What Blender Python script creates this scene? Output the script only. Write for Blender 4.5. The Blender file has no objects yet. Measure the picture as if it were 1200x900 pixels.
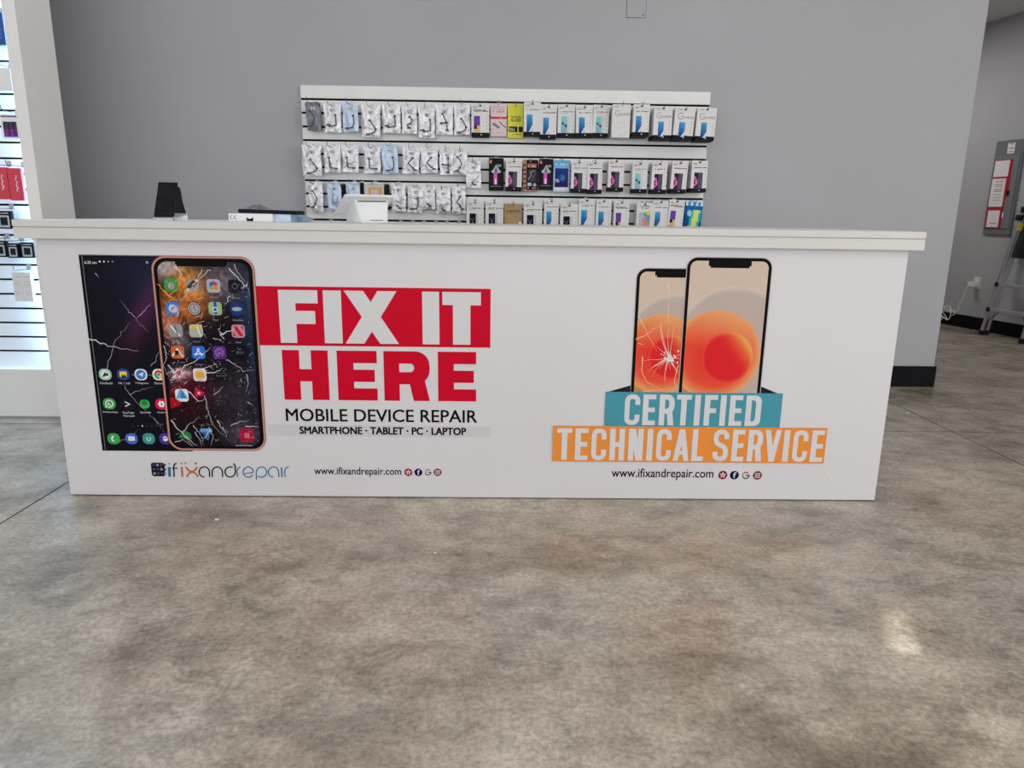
import bpy, bmesh, math, random
from math import sin, cos, pi, radians as RAD
from mathutils import Vector, Matrix, noise as MN

S = bpy.context.scene
# ------------------------------------------------------------------ camera
FPX, PITCH, YAW, ROLL, CAMH = 839.56, .2304, .0184, .0142, 1.0426
FW = Vector((sin(YAW)*cos(PITCH), cos(YAW)*cos(PITCH), -sin(PITCH)))
R0 = Vector((cos(YAW), -sin(YAW), 0)); U0 = R0.cross(FW)
RT = cos(ROLL)*R0 + sin(ROLL)*U0; UP = -sin(ROLL)*R0 + cos(ROLL)*U0
cd = bpy.data.cameras.new('camera'); cam = bpy.data.objects.new('camera', cd)
S.collection.objects.link(cam)
cd.sensor_fit = 'HORIZONTAL'; cd.sensor_width = 36; cd.lens = 36*FPX/1200
cd.clip_start = .05; cd.clip_end = 100
M = Matrix((RT, UP, -FW)).transposed().to_4x4(); M.translation = Vector((0, 0, CAMH))
cam.matrix_world = M
S.camera = cam
# ------------------------------------------------------------------ exposure, sky, lamps
S.view_settings.view_transform = 'Standard'
S.view_settings.look = 'None'
S.view_settings.gamma = 1
S.view_settings.use_curve_mapping = False
S.view_settings.exposure = -.30
W = bpy.data.worlds.new('sky'); S.world = W; W.use_nodes = True
W.node_tree.nodes['Background'].inputs[0].default_value = (.72, .82, 1, 1)
W.node_tree.nodes['Background'].inputs[1].default_value = 1.0

def area(name, loc, rot, sx, sy, power, col=(1, 1, 1), spread=180):
    l = bpy.data.lights.new(name, 'AREA'); l.shape = 'RECTANGLE'; l.size = sx; l.size_y = sy
    l.energy = power; l.color = col; l.spread = RAD(spread)
    o = bpy.data.objects.new(name, l); S.collection.objects.link(o)
    o.location = loc; o.rotation_euler = [RAD(a) for a in rot]
    return o
# daylight entering through the shop windows behind the camera, stronger on the left
area('window_daylight', (-.6, -4.6, 1.75), (90, 0, 0), 9.6, 2.5, 185, (.97, .98, 1))
area('side_window_daylight', (5.9, -.6, 1.75), (90, 0, 97), 3.6, 2.3, 185, (1, .985, .97))
# strips hidden in the recess of the lit display wall
area('display_strip_side', (-2.268, 3.60, 1.6), (0, 90, 0), 2.6, .03, 6, (.36, .66, 1))
area('display_strip_top', (-3.0, 3.60, 2.93), (15, 0, 0), 1.4, .05, 56, (.36, .66, 1))
# added unseen beam that imitates a small sun patch on the floor
area('sun_patch_beam', (1.055, 1.665, 3.30), (0, 0, -22), .065, .21, .042, (1, .93, .86), 1)
CEIL_EMIT = 5.2
BACK_EMIT = 17.0

# ------------------------------------------------------------------ helpers
def ray(x, y): return FW + RT*((x-600)/FPX) + UP*((450-y)/FPX)
def at(x, y, Y):
    d = ray(x, y); t = Y/d.y; return d*t + Vector((0, 0, CAMH))
def lin(c):
    c = c/255.0
    return c/12.92 if c <= .04045 else ((c+.055)/1.055)**2.4
def rgb(r, g, b, k=1.0):
    return tuple(min(1.0, lin(v)*k) for v in (r, g, b))+(1.0,)
PK = .98            # photo tone of print -> reflectance
def pr(r, g, b): return tuple(min(.80, max(0, lin(v)-.004)*(PK+.14*min(1, lin(v)))) for v in (r, g, b))+(1.0,)

MATS = {}
def mat(name, col=(.8, .8, .8, 1), rough=.5, metal=0, spec=.5, bump=None, emit=None, trans=0, var=None, coat=0, alpha=1):
    if name in MATS: return MATS[name]
    m = bpy.data.materials.new(name); m.use_nodes = True; nt = m.node_tree
    b = nt.nodes['Principled BSDF']
    b.inputs['Base Color'].default_value = col; b.inputs['Roughness'].default_value = rough
    b.inputs['Metallic'].default_value = metal; b.inputs['Specular IOR Level'].default_value = spec
    b.inputs['Transmission Weight'].default_value = trans; b.inputs['Coat Weight'].default_value = coat
    b.inputs['Alpha'].default_value = alpha
    if emit: b.inputs['Emission Color'].default_value = emit[0]; b.inputs['Emission Strength'].default_value = emit[1]
    tc = nt.nodes.new('ShaderNodeTexCoord')
    if bump:
        n = nt.nodes.new('ShaderNodeTexNoise'); n.inputs['Scale'].default_value = bump[0]; n.inputs['Detail'].default_value = 4
        nt.links.new(tc.outputs['Object'], n.inputs['Vector'])
        bp = nt.nodes.new('ShaderNodeBump'); bp.inputs['Strength'].default_value = bump[1]; bp.inputs['Distance'].default_value = bump[2]
        nt.links.new(n.outputs['Fac'], bp.inputs['Height']); nt.links.new(bp.outputs['Normal'], b.inputs['Normal'])
    if var:
        n = nt.nodes.new('ShaderNodeTexNoise'); n.inputs['Scale'].default_value = var[0]; n.inputs['Detail'].default_value = 5
        nt.links.new(tc.outputs['Object'], n.inputs['Vector'])
        mr = nt.nodes.new('ShaderNodeMapRange'); mr.inputs['From Min'].default_value = .3; mr.inputs['From Max'].default_value = .7
        mr.inputs['To Min'].default_value = 1-var[1]; mr.inputs['To Max'].default_value = 1+var[1]
        nt.links.new(n.outputs['Fac'], mr.inputs['Value'])
        vm = nt.nodes.new('ShaderNodeVectorMath'); vm.operation = 'SCALE'; vm.inputs[0].default_value = col[:3]
        nt.links.new(mr.outputs['Result'], vm.inputs['Scale']); nt.links.new(vm.outputs['Vector'], b.inputs['Base Color'])
    MATS[name] = m
    return m

def link(o, parent=None):
    S.collection.objects.link(o)
    if parent: o.parent = parent
    return o
def tag(o, label=None, cat=None, group=None, kind=None):
    if label: o['label'] = label
    if cat: o['category'] = cat
    if group: o['group'] = group
    if kind: o['kind'] = kind
    return o
def empty(name, loc, rz=0):
    o = bpy.data.objects.new(name, None); o.location = loc; o.rotation_euler = (0, 0, rz); o.empty_display_size = .05
    return link(o)

class MB:
    """mesh builder with material slots"""
    def __init__(s): s.v = []; s.f = []; s.m = []; s.mats = []
    def slot(s, m):
        if m not in s.mats: s.mats.append(m)
        return s.mats.index(m)
    def add(s, vs, fs, m):
        k = len(s.v); i = s.slot(m); s.v += [tuple(v) for v in vs]
        for f in fs: s.f.append(tuple(a+k for a in f)); s.m.append(i)
        return s
    def box(s, x0, x1, y0, y1, z0, z1, m, T=None):
        vs = [Vector((x, y, z)) for z in (z0, z1) for y in (y0, y1) for x in (x0, x1)]
        if T: vs = [T @ v for v in vs]
        return s.add(vs, [(0, 2, 3, 1), (4, 5, 7, 6), (0, 1, 5, 4), (2, 6, 7, 3), (0, 4, 6, 2), (1, 3, 7, 5)], m)
    def prism(s, pts, d, m, T=None):
        """pts: polygon in (x,z), extruded along y from d[0] to d[1]"""
        n = len(pts); vs = [Vector((x, d[0], z)) for x, z in pts]+[Vector((x, d[1], z)) for x, z in pts]
        if T: vs = [T @ v for v in vs]
        fs = [tuple(range(n)), tuple(range(2*n-1, n-1, -1))]+[(i, i+n, (i+1) % n+n, (i+1) % n) for i in range(n)]
        return s.add(vs, fs, m)
    def tube(s, pts, r, m, n=6):
        pts = [Vector(p) for p in pts]; rings = []
        for i, p in enumerate(pts):
            t = (pts[min(i+1, len(pts)-1)]-pts[max(i-1, 0)]).normalized()
            a = Vector((0, 0, 1)) if abs(t.z) < .9 else Vector((1, 0, 0))
            u = t.cross(a).normalized(); w = t.cross(u)
            rings.append([p+(u*cos(2*pi*k/n)+w*sin(2*pi*k/n))*r for k in range(n)])
        vs = [v for q in rings for v in q]; fs = []
        for i in range(len(pts)-1):
            for k in range(n): fs.append((i*n+k, i*n+(k+1) % n, (i+1)*n+(k+1) % n, (i+1)*n+k))
        fs += [tuple(range(n-1, -1, -1)), tuple(range((len(pts)-1)*n, len(pts)*n))]
        return s.add(vs, fs, m)
    def bar(s, a, b, w, d, m, side=Vector((1, 0, 0))):
        """rectangular bar from a to b, w across 'side', d across the other"""
        a = Vector(a); b = Vector(b); t = (b-a).normalized(); u = (side-t*side.dot(t)).normalized(); q = t.cross(u)
        vs = [p+u*sx*w/2+q*sy*d/2 for p in (a, b) for sx, sy in ((-1, -1), (1, -1), (1, 1), (-1, 1))]
        return s.add(vs, [(0, 3, 2, 1), (4, 5, 6, 7), (0, 1, 5, 4), (1, 2, 6, 5), (2, 3, 7, 6), (3, 0, 4, 7)], m)
    def mesh(s, name):
        me = bpy.data.meshes.new(name); me.from_pydata(s.v, [], s.f)
        for m in s.mats: me.materials.append(m)
        me.polygons.foreach_set('material_index', s.m); me.update()
        return me
    def build(s, name, parent=None, bevel=0, smooth=False, loc=None):
        me = s.mesh(name)
        if bevel or True:
            bm = bmesh.new(); bm.from_mesh(me)
            bmesh.ops.recalc_face_normals(bm, faces=bm.faces)
            if bevel: bmesh.ops.bevel(bm, geom=list(bm.edges), offset=bevel, segments=2, affect='EDGES', clamp_overlap=True)
            bm.to_mesh(me); bm.free()
        if smooth: me.shade_smooth()
        o = bpy.data.objects.new(name, me)
        if loc: o.location = loc
        return link(o, parent)

# print: flat coloured geometry read from a colour attribute (printed inks)
def ink_material():
    m = bpy.data.materials.new('printed_ink'); m.use_nodes = True; nt = m.node_tree; b = nt.nodes['Principled BSDF']
    a = nt.nodes.new('ShaderNodeAttribute'); a.attribute_name = 'Col'
    nt.links.new(a.outputs['Color'], b.inputs['Base Color']); b.inputs['Roughness'].default_value = .5
    b.inputs['Specular IOR Level'].default_value = .10
    return m
INK = ink_material()
EPS = .00025
class Print:
    def __init__(s): s.v = []; s.f = []; s.c = []
    def poly(s, pts, col, L=1):
        k = len(s.v); L = L+.09*(len(s.f) % 10) if isinstance(L, int) and len(pts) < 40 else L; s.v += [(x, -L*EPS, z) for x, z in pts]; s.f.append(tuple(range(k, k+len(pts))))
        s.c += ([col]*len(pts) if not isinstance(col, list) else col); return s
    def rect(s, x0, z0, x1, z1, col, L=1): return s.poly([(x0, z0), (x1, z0), (x1, z1), (x0, z1)], col, L)
    def rrect(s, x0, z0, x1, z1, r, col, L=1, n=5):
        pts = []
        for cx, cz, a in ((x1-r, z0+r, -90), (x1-r, z1-r, 0), (x0+r, z1-r, 90), (x0+r, z0+r, 180)):
            for i in range(n+1):
                t = RAD(a+90*i/n); pts.append((cx+r*cos(t), cz+r*sin(t)))
        return s.poly(pts, col, L)
    def disc(s, x, z, r, col, L=1, n=20, rz=None):
        rz = rz or r
        return s.poly([(x+r*cos(2*pi*i/n), z+rz*sin(2*pi*i/n)) for i in range(n)], col, L)
    def line(s, pts, w, col, L=1, closed=False, taper=False):
        n = len(pts); Lf = []; Rg = []
        for i in range(n):
            a = pts[i-1] if (i > 0 or closed) else pts[i]; b = pts[(i+1) % n] if (i < n-1 or closed) else pts[i]
            p = pts[i]
            d1 = Vector((p[0]-a[0], p[1]-a[1])); d2 = Vector((b[0]-p[0], b[1]-p[1]))
            if d1.length < 1e-9: d1 = d2
            if d2.length < 1e-9: d2 = d1
            d1.normalize(); d2.normalize(); t = d1+d2
            t = t.normalized() if t.length > 1e-6 else d1
            nn = Vector((-t.y, t.x)); k = 1/max(.5, nn.dot(Vector((-d1.y, d1.x))))
            ww = w/2*k*((1-.85*i/(n-1)) if taper else 1)
            Lf.append((p[0]+nn.x*ww, p[1]+nn.y*ww)); Rg.append((p[0]-nn.x*ww, p[1]-nn.y*ww))
        for i in range(n if closed else n-1):
            j = (i+1) % n; s.poly([Rg[i], Rg[j], Lf[j], Lf[i]], col, L)
        return s
    def arc(s, x, z, r, a0, a1, w, col, L=1, n=14, rz=None):
        rz = rz or r
        return s.line([(x+r*cos(RAD(a0+(a1-a0)*i/n)), z+rz*sin(RAD(a0+(a1-a0)*i/n))) for i in range(n+1)], w, col, L)
    def raster(s, x0, z0, x1, z1, nx, nz, fn, L=1):
        dx = (x1-x0)/nx; dz = (z1-z0)/nz
        for j in range(nz):
            for i in range(nx):
                x = x0+i*dx; z = z0+j*dz
                c = fn(x+dx/2, z+dz/2)
                if c is None: continue
                s.poly([(x, z), (x+dx, z), (x+dx, z+dz), (x, z+dz)], c, L)
        return s
    def text(s, body, x0, z0, x1, z1, col, L=1, bold=0.0, fit='box', slant=0):
        vs, fs, bb = glyphs(body, 0.0)
        sx = (x1-x0)/(bb[2]-bb[0]); sz = (z1-z0)/(bb[3]-bb[1])
        if fit == 'h': sx = sz
        k = len(s.v)
        s.v += [(x0+(x-bb[0])*sx+slant*(y-bb[1])*sz, -L*EPS, z0+(y-bb[1])*sz) for x, y in vs]
        for f in fs: s.f.append(tuple(a+k for a in f))
        s.c += [col]*len(vs)                    # colours are stored per vertex
        if bold > 0:
            for q, (ox, oz) in enumerate(((bold, 0), (0, bold*.7), (bold, bold*.7))):
                k = len(s.v); s.v += [(x0+(x-bb[0])*sx+ox*sx, -(L+.25+.15*q)*EPS, z0+(y-bb[1])*sz+oz*sz) for x, y in vs]
                for f in fs: s.f.append(tuple(a+k for a in f))
                s.c += [col]*len(vs)
        return s
    def dashes(s, x0, x1, z, h, col, L=1, seed=0, gap=.35):
        r = random.Random(seed); x = x0
        while x < x1-h*.3:
            w = h*r.uniform(.5, 1.3); w = min(w, x1-x)
            if r.random() > .12: s.rect(x, z+h*r.uniform(-.1, .15), x+w, z+h*r.uniform(.8, 1.1), col, L)
            x += w+h*gap*r.uniform(.5, 1.5)
        return s
    def mesh(s, name, eps=None):
        me = bpy.data.meshes.new(name); me.from_pydata(s.v, [], s.f); me.materials.append(INK)
        at_ = me.color_attributes.new('Col', 'FLOAT_COLOR', 'POINT')
        at_.data.foreach_set('color', [q for c in s.c for q in c]); me.update()
        return me
    def build(s, name, parent=None, loc=None, label=None):
        o = bpy.data.objects.new(name, s.mesh(name))
        if loc: o.location = loc
        if label: o['label'] = label
        return link(o, parent)

GC = {}
def glyphs(body, bold=0.0):
    key = (body, bold)
    if key in GC: return GC[key]
    cu = bpy.data.curves.new('lettering', 'FONT'); cu.body = body; cu.size = 1; cu.resolution_u = 3; cu.offset = bold
    o = bpy.data.objects.new('lettering', cu); S.collection.objects.link(o)
    dg = bpy.context.evaluated_depsgraph_get(); me = o.evaluated_get(dg).to_mesh()
    vs = [(v.co.x, v.co.y) for v in me.vertices]; fs = [tuple(p.vertices) for p in me.polygons]
    o.evaluated_get(dg).to_mesh_clear(); bpy.data.objects.remove(o); bpy.data.curves.remove(cu)
    if not vs: vs = [(0, 0), (1, 0), (1, 1)]; fs = []
    bb = (min(v[0] for v in vs), min(v[1] for v in vs), max(v[0] for v in vs), max(v[1] for v in vs))
    GC[key] = (vs, fs, bb); return GC[key]

# heavy block letters, each drawn in a unit box (width 1, height 1): st = stem width, b = bar height
def block(P, ch, x0, z0, x1, z1, col, L, st, b, hole=None):
    w = x1-x0; h = z1-z0
    def R(a, c, d, e): P.rect(x0+a, z0+c, x0+d, z0+e, col, L)
    mid = h/2
    if ch == 'I': R(0, 0, w, h)
    elif ch == 'F': R(0, 0, st, h); R(st, h-b, w, h); R(st, mid-b*.55, w*.92, mid+b*.45)
    elif ch == 'E': R(0, 0, st, h); R(st, h-b, w, h); R(st, mid-b*.5, w*.94, mid+b*.5); R(st, 0, w, b)
    elif ch == 'L': R(0, 0, st, h); R(st, 0, w, b)
    elif ch == 'T': R(0, h-b, w, h); R(w/2-st/2, 0, w/2+st/2, h-b)
    elif ch == 'H': R(0, 0, st, h); R(w-st, 0, w, h); R(st, mid-b*.5, w-st, mid+b*.5)
    elif ch == 'N':
        R(0, 0, st, h); R(w-st, 0, w, h)
        P.poly([(x0+st*.2, z1), (x0+w-st*1.25, z0), (x0+w-st*.2, z0), (x0+st*1.25, z1)], col, L)
    elif ch == 'X':
        P.poly([(x0, z0), (x0+st*1.08, z0), (x1-st*.08, z1), (x1-st*1.16, z1)], col, L)
        P.poly([(x1-st*1.08, z0), (x1, z0), (x0+st*1.1, z1), (x0-st*.0, z1)], col, L)
    elif ch == 'V':
        P.poly([(x0, z1), (x0+w/2-st*.5, z0), (x0+w/2+st*.5, z0), (x0+st*.95, z1)], col, L)
        P.poly([(x1-st*.95, z1), (x0+w/2-st*.5, z0), (x0+w/2+st*.5, z0), (x1, z1)], col, L)
    elif ch == 'A':
        P.poly([(x0, z0), (x0+st*.95, z0), (x0+w/2+st*.5, z1), (x0+w/2-st*.5, z1)], col, L)
        P.poly([(x1-st*.95, z0), (x1, z0), (x0+w/2+st*.5, z1), (x0+w/2-st*.5, z1)], col, L)
        R(w*.2, h*.2, w*.8, h*.2+b*.85)
    elif ch in 'RDCS':
        # rounded bowls as thick bent strokes
        def bend(pts, r=None):
            P.line(pts, bw, col, L)
        bw = min(st, b); r = min(w*.5-bw/2, h*.16 if ch != 'R' or st < .03 else h*.24)
        def path(cs):                         # polyline with rounded corners, cs: points
            out = [cs[0]]
            for i in range(1, len(cs)-1):
                p = Vector(cs[i]); a = Vector(cs[i-1]); c = Vector(cs[i+1])
                ra = min(r, (a-p).length*.5 if 1 < i else (a-p).length, (c-p).length)
                u = (a-p).normalized()*ra; v = (c-p).normalized()*ra
                for k in range(6):
                    t = k/5; q = p+u*(1-t)**2+v*t**2; out.append((q.x, q.y))
            out.append(cs[-1]); return out
        def bowl(ztop, zbot):
            def ring(xe, zt_, zb_, rx, rz):
                return [(xe-rx+rx*sin(RAD(a)), zt_-rz+rz*cos(RAD(a))) for a in range(0, 91, 15)]+[(xe-rx+rx*cos(RAD(a)), zb_+rz-rz*sin(RAD(a))) for a in range(0, 91, 15)]
            hh = ztop-zbot; xs_ = x0+st*.9
            o = ring(x1, ztop, zbot, min(w*.45, hh*.42), hh*.42 if hh < w*1.6 else w*.38)
            i_ = ring(x1-st, ztop-bw, zbot+bw, min(w*.2, (hh-2*bw)*.45), min(w*.2, (hh-2*bw)*.45))
            P.poly([(xs_, zbot), ][:0]+[(xs_, ztop)][::-1]+o+[(xs_, zbot), (xs_, zbot+bw)]+i_[::-1]+[(xs_, ztop-bw)], col, L)
        s2 = bw/2; xl, xr, zb, zt = x0+s2, x1-s2, z0+s2, z1-s2
        if ch == 'D':
            R(0, 0, st, h); bowl(z1, z0)
        elif ch == 'C':
            bend(path([(xr, z0+h*.66), (xr, zt), (xl, zt), (xl, zb), (xr, zb), (xr, z0+h*.34)]))
        elif ch == 'S':
            zm = z0+h*.5
            bend(path([(xr, z0+h*.70), (xr, zt), (xl, zt), (xl, zm+h*.06), (xr, zm-h*.06), (xr, zb), (xl, zb), (xl, z0+h*.30)]))
        elif ch == 'R':
            zm = z0+h*.46
            R(0, 0, st, h); bowl(z1, zm-bw*.5)
            P.poly([(x1-st*1.05, z0), (x1, z0), (x1-w*.14, zm+s2*.6), (x1-w*.14-st*1.02, zm+s2*.6)], col, L)

# ------------------------------------------------------------------ materials
def wall_paint(name, col, bump=.12):
    return mat(name, col, .62, bump=(260, bump, .002), var=(1.3, .03), spec=.3)
M_WALL = wall_paint('grey_wall_paint', (.42, .42, .44, 1))
M_WALLW = wall_paint('white_wall_paint', (.82, .805, .785, 1))
M_CEIL = wall_paint('ceiling_paint', (.78, .78, .77, 1))
M_BASE = mat('black_vinyl_base', (.006, .006, .008, 1), .65, spec=.12, var=(30, .3))
M_SLAT = mat('white_melamine', (.83, .83, .81, 1), .42, var=(6, .03))
M_BOARD = mat('dark_groove', (.008, .008, .008, 1), .8, spec=.1)
M_SLATL = mat('bright_white_melamine', (.82, .84, .86, 1), .4)
M_TOP = mat('countertop_laminate', (.66, .64, .61, 1), .6, spec=.2, var=(3, .02))
M_VINYL = mat('white_vinyl_wrap', (.67, .655, .665, 1), .42, bump=(5, .05, .004), var=(1.6, .02))
M_CHROME = mat('chrome_wire', (.55, .55, .56, 1), .25, 1)
M_DARKM = mat('dark_metal', (.08, .08, .085, 1), .4, .8)
M_ALU = mat('aluminium', (.62, .62, .63, 1), .35, .9, bump=(120, .1, .001))
M_BLKP = mat('black_plastic', (.012, .012, .014, 1), .45, spec=.3)
M_GLOSSB = mat('black_glass', (.006, .006, .010, 1), .3, spec=.2, var=(60, .5))
M_MATB = mat('matte_black', (.008, .009, .014, 1), .6, spec=.1)
M_WHTP = mat('white_plastic', (.80, .80, .79, 1), .32)
M_CREAM = mat('ivory_plastic', (.70, .68, .60, 1), .4)
M_CARD = mat('white_card', (.76, .75, .74, 1), .5)
M_BLKC = mat('black_card', (.008, .008, .010, 1), .5, spec=.12)
M_YEL = mat('yellow_card', (.72, .68, .02, 1), .45)
M_KRAFT = mat('kraft_card', (.42, .29, .14, 1), .7, var=(60, .12))
M_PINKC = mat('pale_pink_card', (.75, .62, .61, 1), .5)
M_COPC = mat('copper_card', (.45, .22, .14, 1), .5)
M_BLUC = mat('light_blue_card', (.35, .58, .80, 1), .4)
M_NAVC = mat('navy_card', (.02, .06, .22, 1), .35)
M_FOIL = mat('silver_foil', (.70, .69, .71, 1), .3, .5, bump=(38, 1, .008), var=(26, .26))
M_FOILD = mat('dark_foil', (.17, .175, .20, 1), .3, .5, bump=(38, .8, .006), var=(22, .35))
M_FOILB = mat('pale_blue_foil', (.50, .60, .74, 1), .3, .3, bump=(38, .7, .006), var=(22, .12))
M_CLEAR = mat('clear_plastic', (.9, .93, .97, 1), .1, trans=.85, spec=.5)
M_PANELG = mat('grey_enamel', (.16, .175, .185, 1), .45)
M_RED = mat('red_plastic', (.50, .012, .03, 1), .4)
M_PAPER = mat('white_paper', (.78, .76, .78, 1), .6)
M_REDBOX = mat('red_pack_card', (.62, .045, .075, 1), .5)

def floor_material():
    m = bpy.data.materials.new('polished_concrete'); m.use_nodes = True; nt = m.node_tree; N = nt.nodes; K = nt.links
    b = N['Principled BSDF']; geo = N.new('ShaderNodeNewGeometry')
    def noise(sc, det, rough=.6, dist=0, off=(0, 0, 0), stretch=(1, 1, 1)):
        mp = N.new('ShaderNodeMapping'); mp.inputs['Location'].default_value = off; mp.inputs['Scale'].default_value = stretch
        K.new(geo.outputs['Position'], mp.inputs['Vector'])
        n = N.new('ShaderNodeTexNoise'); n.inputs['Scale'].default_value = sc; n.inputs['Detail'].default_value = det
        n.inputs['Roughness'].default_value = rough; n.inputs['Distortion'].default_value = dist
        K.new(mp.outputs['Vector'], n.inputs['Vector']); return n.outputs['Fac']
    def ramp(f, stops):
        r = N.new('ShaderNodeValToRGB'); e = r.color_ramp.elements
        e[0].position, e[0].color = stops[0]; e[1].position, e[1].color = stops[-1]
        for p, c in stops[1:-1]:
            q = e.new(p); q.color = c
        K.new(f, r.inputs['Fac']); return r.outputs['Color']
    def mix(t, f, a, c):
        x = N.new('ShaderNodeMix'); x.data_type = 'RGBA'; x.blend_type = t
        if isinstance(f, float): x.inputs['Factor'].default_value = f
        else: K.new(f, x.inputs['Factor'])
        K.new(a, x.inputs['A']); K.new(c, x.inputs['B']) if not isinstance(c, tuple) else setattr(x.inputs['B'], 'default_value', c)
        return x.outputs['Result']
    g = lambda v: (v, v, v, 1)
    base = ramp(noise(2.3, 9, .68, .15, (3.1, 1.7, 0)), [(.36, (.27, .220, .165, 1)), (.5, (.45, .380, .298, 1)), (.66, (.60, .525, .425, 1))])
    warm = mix('MIX', ramp(noise(.9, 3, .5, 0, (9, 4, 0)), [(.4, g(0)), (.7, g(.55))]), base, (.40, .375, .33, 1))
    pit = ramp(noise(3.9, 10, .76, .35, (0, 7.3, 0), (1, 1.5, 1)), [(.49, g(0)), (.61, g(.72))])
    dark = mix('MULTIPLY', pit, warm, (.54, .55, .54, 1))
    mid = ramp(noise(11, 8, .7, .2, (4, 2, 0), (1, 1.3, 1)), [(.36, g(.80)), (.52, g(1.0)), (.68, g(1.10))])
    dark = mix('MULTIPLY', 1.0, dark, mid)
    fine = mix('MULTIPLY', 1.0, dark, ramp(noise(70, 5, .75), [(.3, g(.60)), (.7, g(1.28))]))
    specks = ramp(noise(190, 2, .5, 0, (5, 5, 5)), [(.70, g(0)), (.76, g(.5))])
    out = mix('MIX', specks, fine, (.5, .47, .42, 1))
    K.new(out, b.inputs['Base Color'])
    rr = N.new('ShaderNodeMapRange'); rr.inputs['To Min'].default_value = .10; rr.inputs['To Max'].default_value = .30
    K.new(noise(3.2, 5, .6, 0, (2, 9, 1)), rr.inputs['Value']); K.new(rr.outputs['Result'], b.inputs['Roughness'])
    bp = N.new('ShaderNodeBump'); bp.inputs['Strength'].default_value = .06; bp.inputs['Distance'].default_value = .002
    K.new(noise(14, 5, .6), bp.inputs['Height']); K.new(bp.outputs['Normal'], b.inputs['Normal'])
    b.inputs['Specular IOR Level'].default_value = .38
    return m
M_FLOOR = floor_material()
M_JOINT = mat('joint_filler', (.05, .047, .043, 1), .6)

# ------------------------------------------------------------------ the room
YW = 4.4896           # back wall face
def struct(name, mb, **k): return tag(mb.build(name, **k), kind='structure')
# floor in four slabs' worth of one plane, with sawn joints cut as shallow grooves
fl = MB()
xs = [-7, -1.694, -1.688, 2.317, 2.323, 7]; ys = [-5, 3.468, 3.474, 10]
for i in range(5):
    for j in range(3):
        groove = i in (1, 3) or j == 1
        z = -.004 if groove else 0
        fl.add([(xs[i], ys[j], z), (xs[i+1], ys[j], z), (xs[i+1], ys[j+1], z), (xs[i], ys[j+1], z)], [(0, 1, 2, 3)], M_JOINT if groove else M_FLOOR)
for i in (1, 3):
    for x in (xs[i], xs[i+1]): fl.add([(x, -5, 0), (x, 10, 0), (x, 10, -.004), (x, -5, -.004)], [(0, 1, 2, 3)], M_JOINT)
for y in (ys[1], ys[2]): fl.add([(-7, y, 0), (7, y, 0), (7, y, -.004), (-7, y, -.004)], [(0, 1, 2, 3)], M_JOINT)
me = fl.mesh('floor'); fo = link(bpy.data.objects.new('floor', me)); tag(fo, kind='structure')
ZC = 3.4
XC = 2.8066
struct('ceiling', MB().box(-7, 7, -5, 10, ZC, ZC+.1, M_CEIL))
struct('wall_back', MB().box(-7, XC, YW, YW+.18, 0, ZC, M_WALL))
struct('baseboard_back', MB().box(-7, XC+.012, YW-.012, YW, 0, .135, M_BASE).box(XC, XC+.012, YW, YW+.18, 0, .135, M_BASE))
struct('wall_left', MB().box(-7.1, -7, -5, 10, 0, ZC, M_WALLW))
struct('wall_far', MB().box(-7, 7, 10, 10.1, 0, ZC, M_WALL))
# storefront wall behind the camera, with openings for daylight
fr = MB()
fr.box(-7, 7, -5.1, -5, 0, .35, M_WALLW).box(-7, 7, -5.1, -5, 3.05, ZC, M_WALLW)
for x0, x1 in ((-7, -6.6), (-3.6, -3.4), (-.4, -.2), (2.8, 3.0), (6.3, 7)): fr.box(x0, x1, -5.1, -5, .35, 3.05, M_WALLW)
struct('wall_front', fr)
for k, (x0, x1) in enumerate(((-6.6, -3.6), (-3.4, -.4), (-.2, 2.8), (3.0, 6.3))):
    w = MB(); M_AL2 = M_ALU
    w.box(x0, x0+.05, -5.08, -5.02, .35, 3.05, M_AL2).box(x1-.05, x1, -5.08, -5.02, .35, 3.05, M_AL2)
    w.box(x0, x1, -5.08, -5.02, .35, .40, M_AL2).box(x0, x1, -5.08, -5.02, 3.0, 3.05, M_AL2)
    struct('window_%d' % (k+1), w)
w = MB()
for a0, a1, b0, b1 in ((-2.5, -2.4, .5, 3.0), (1.2, 1.3, .5, 3.0), (-2.4, 1.2, .5, .6), (-2.4, 1.2, 2.9, 3.0), (-.65, -.6, .6, 2.9)):
    w.box(6.02-.19*a0*.9, 6.06-.19*a0*.9, a0, a1, b0, b1, M_ALU)
struct('window_5', w)
# right-hand wall of the room behind, slightly out of square
WD = Vector((-.19, .982, 0)).normalized(); WN = Vector((WD.y, -WD.x, 0))      # along, outward
P0 = Vector((4.83, 6.6, 0))
def wr(s, n, z): return P0+WD*s+WN*n+Vector((0, 0, z))
def wallbox(mb, s0, s1, n0, n1, z0, z1, m):
    vs = [wr(s, n, z) for z in (z0, z1) for n in (n0, n1) for s in (s0, s1)]
    return mb.add(vs, [(0, 2, 3, 1), (4, 5, 7, 6), (0, 1, 5, 4), (2, 6, 7, 3), (0, 4, 6, 2), (1, 3, 7, 5)], m)
struct('wall_right', wallbox(MB(), -12, 4, 0, .1, 0, ZC, M_WALL))
struct('baseboard_right', wallbox(MB(), -12, 4, -.012, 0, 0, .125, M_BASE))
# lower ceiling of the back room
struct('ceiling_rear', MB().box(XC, 7, YW+.3, 10, 2.92, 2.98, M_CEIL).box(XC, 7, YW+.3, YW+.4, 2.98, ZC, M_WALL))
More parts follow.
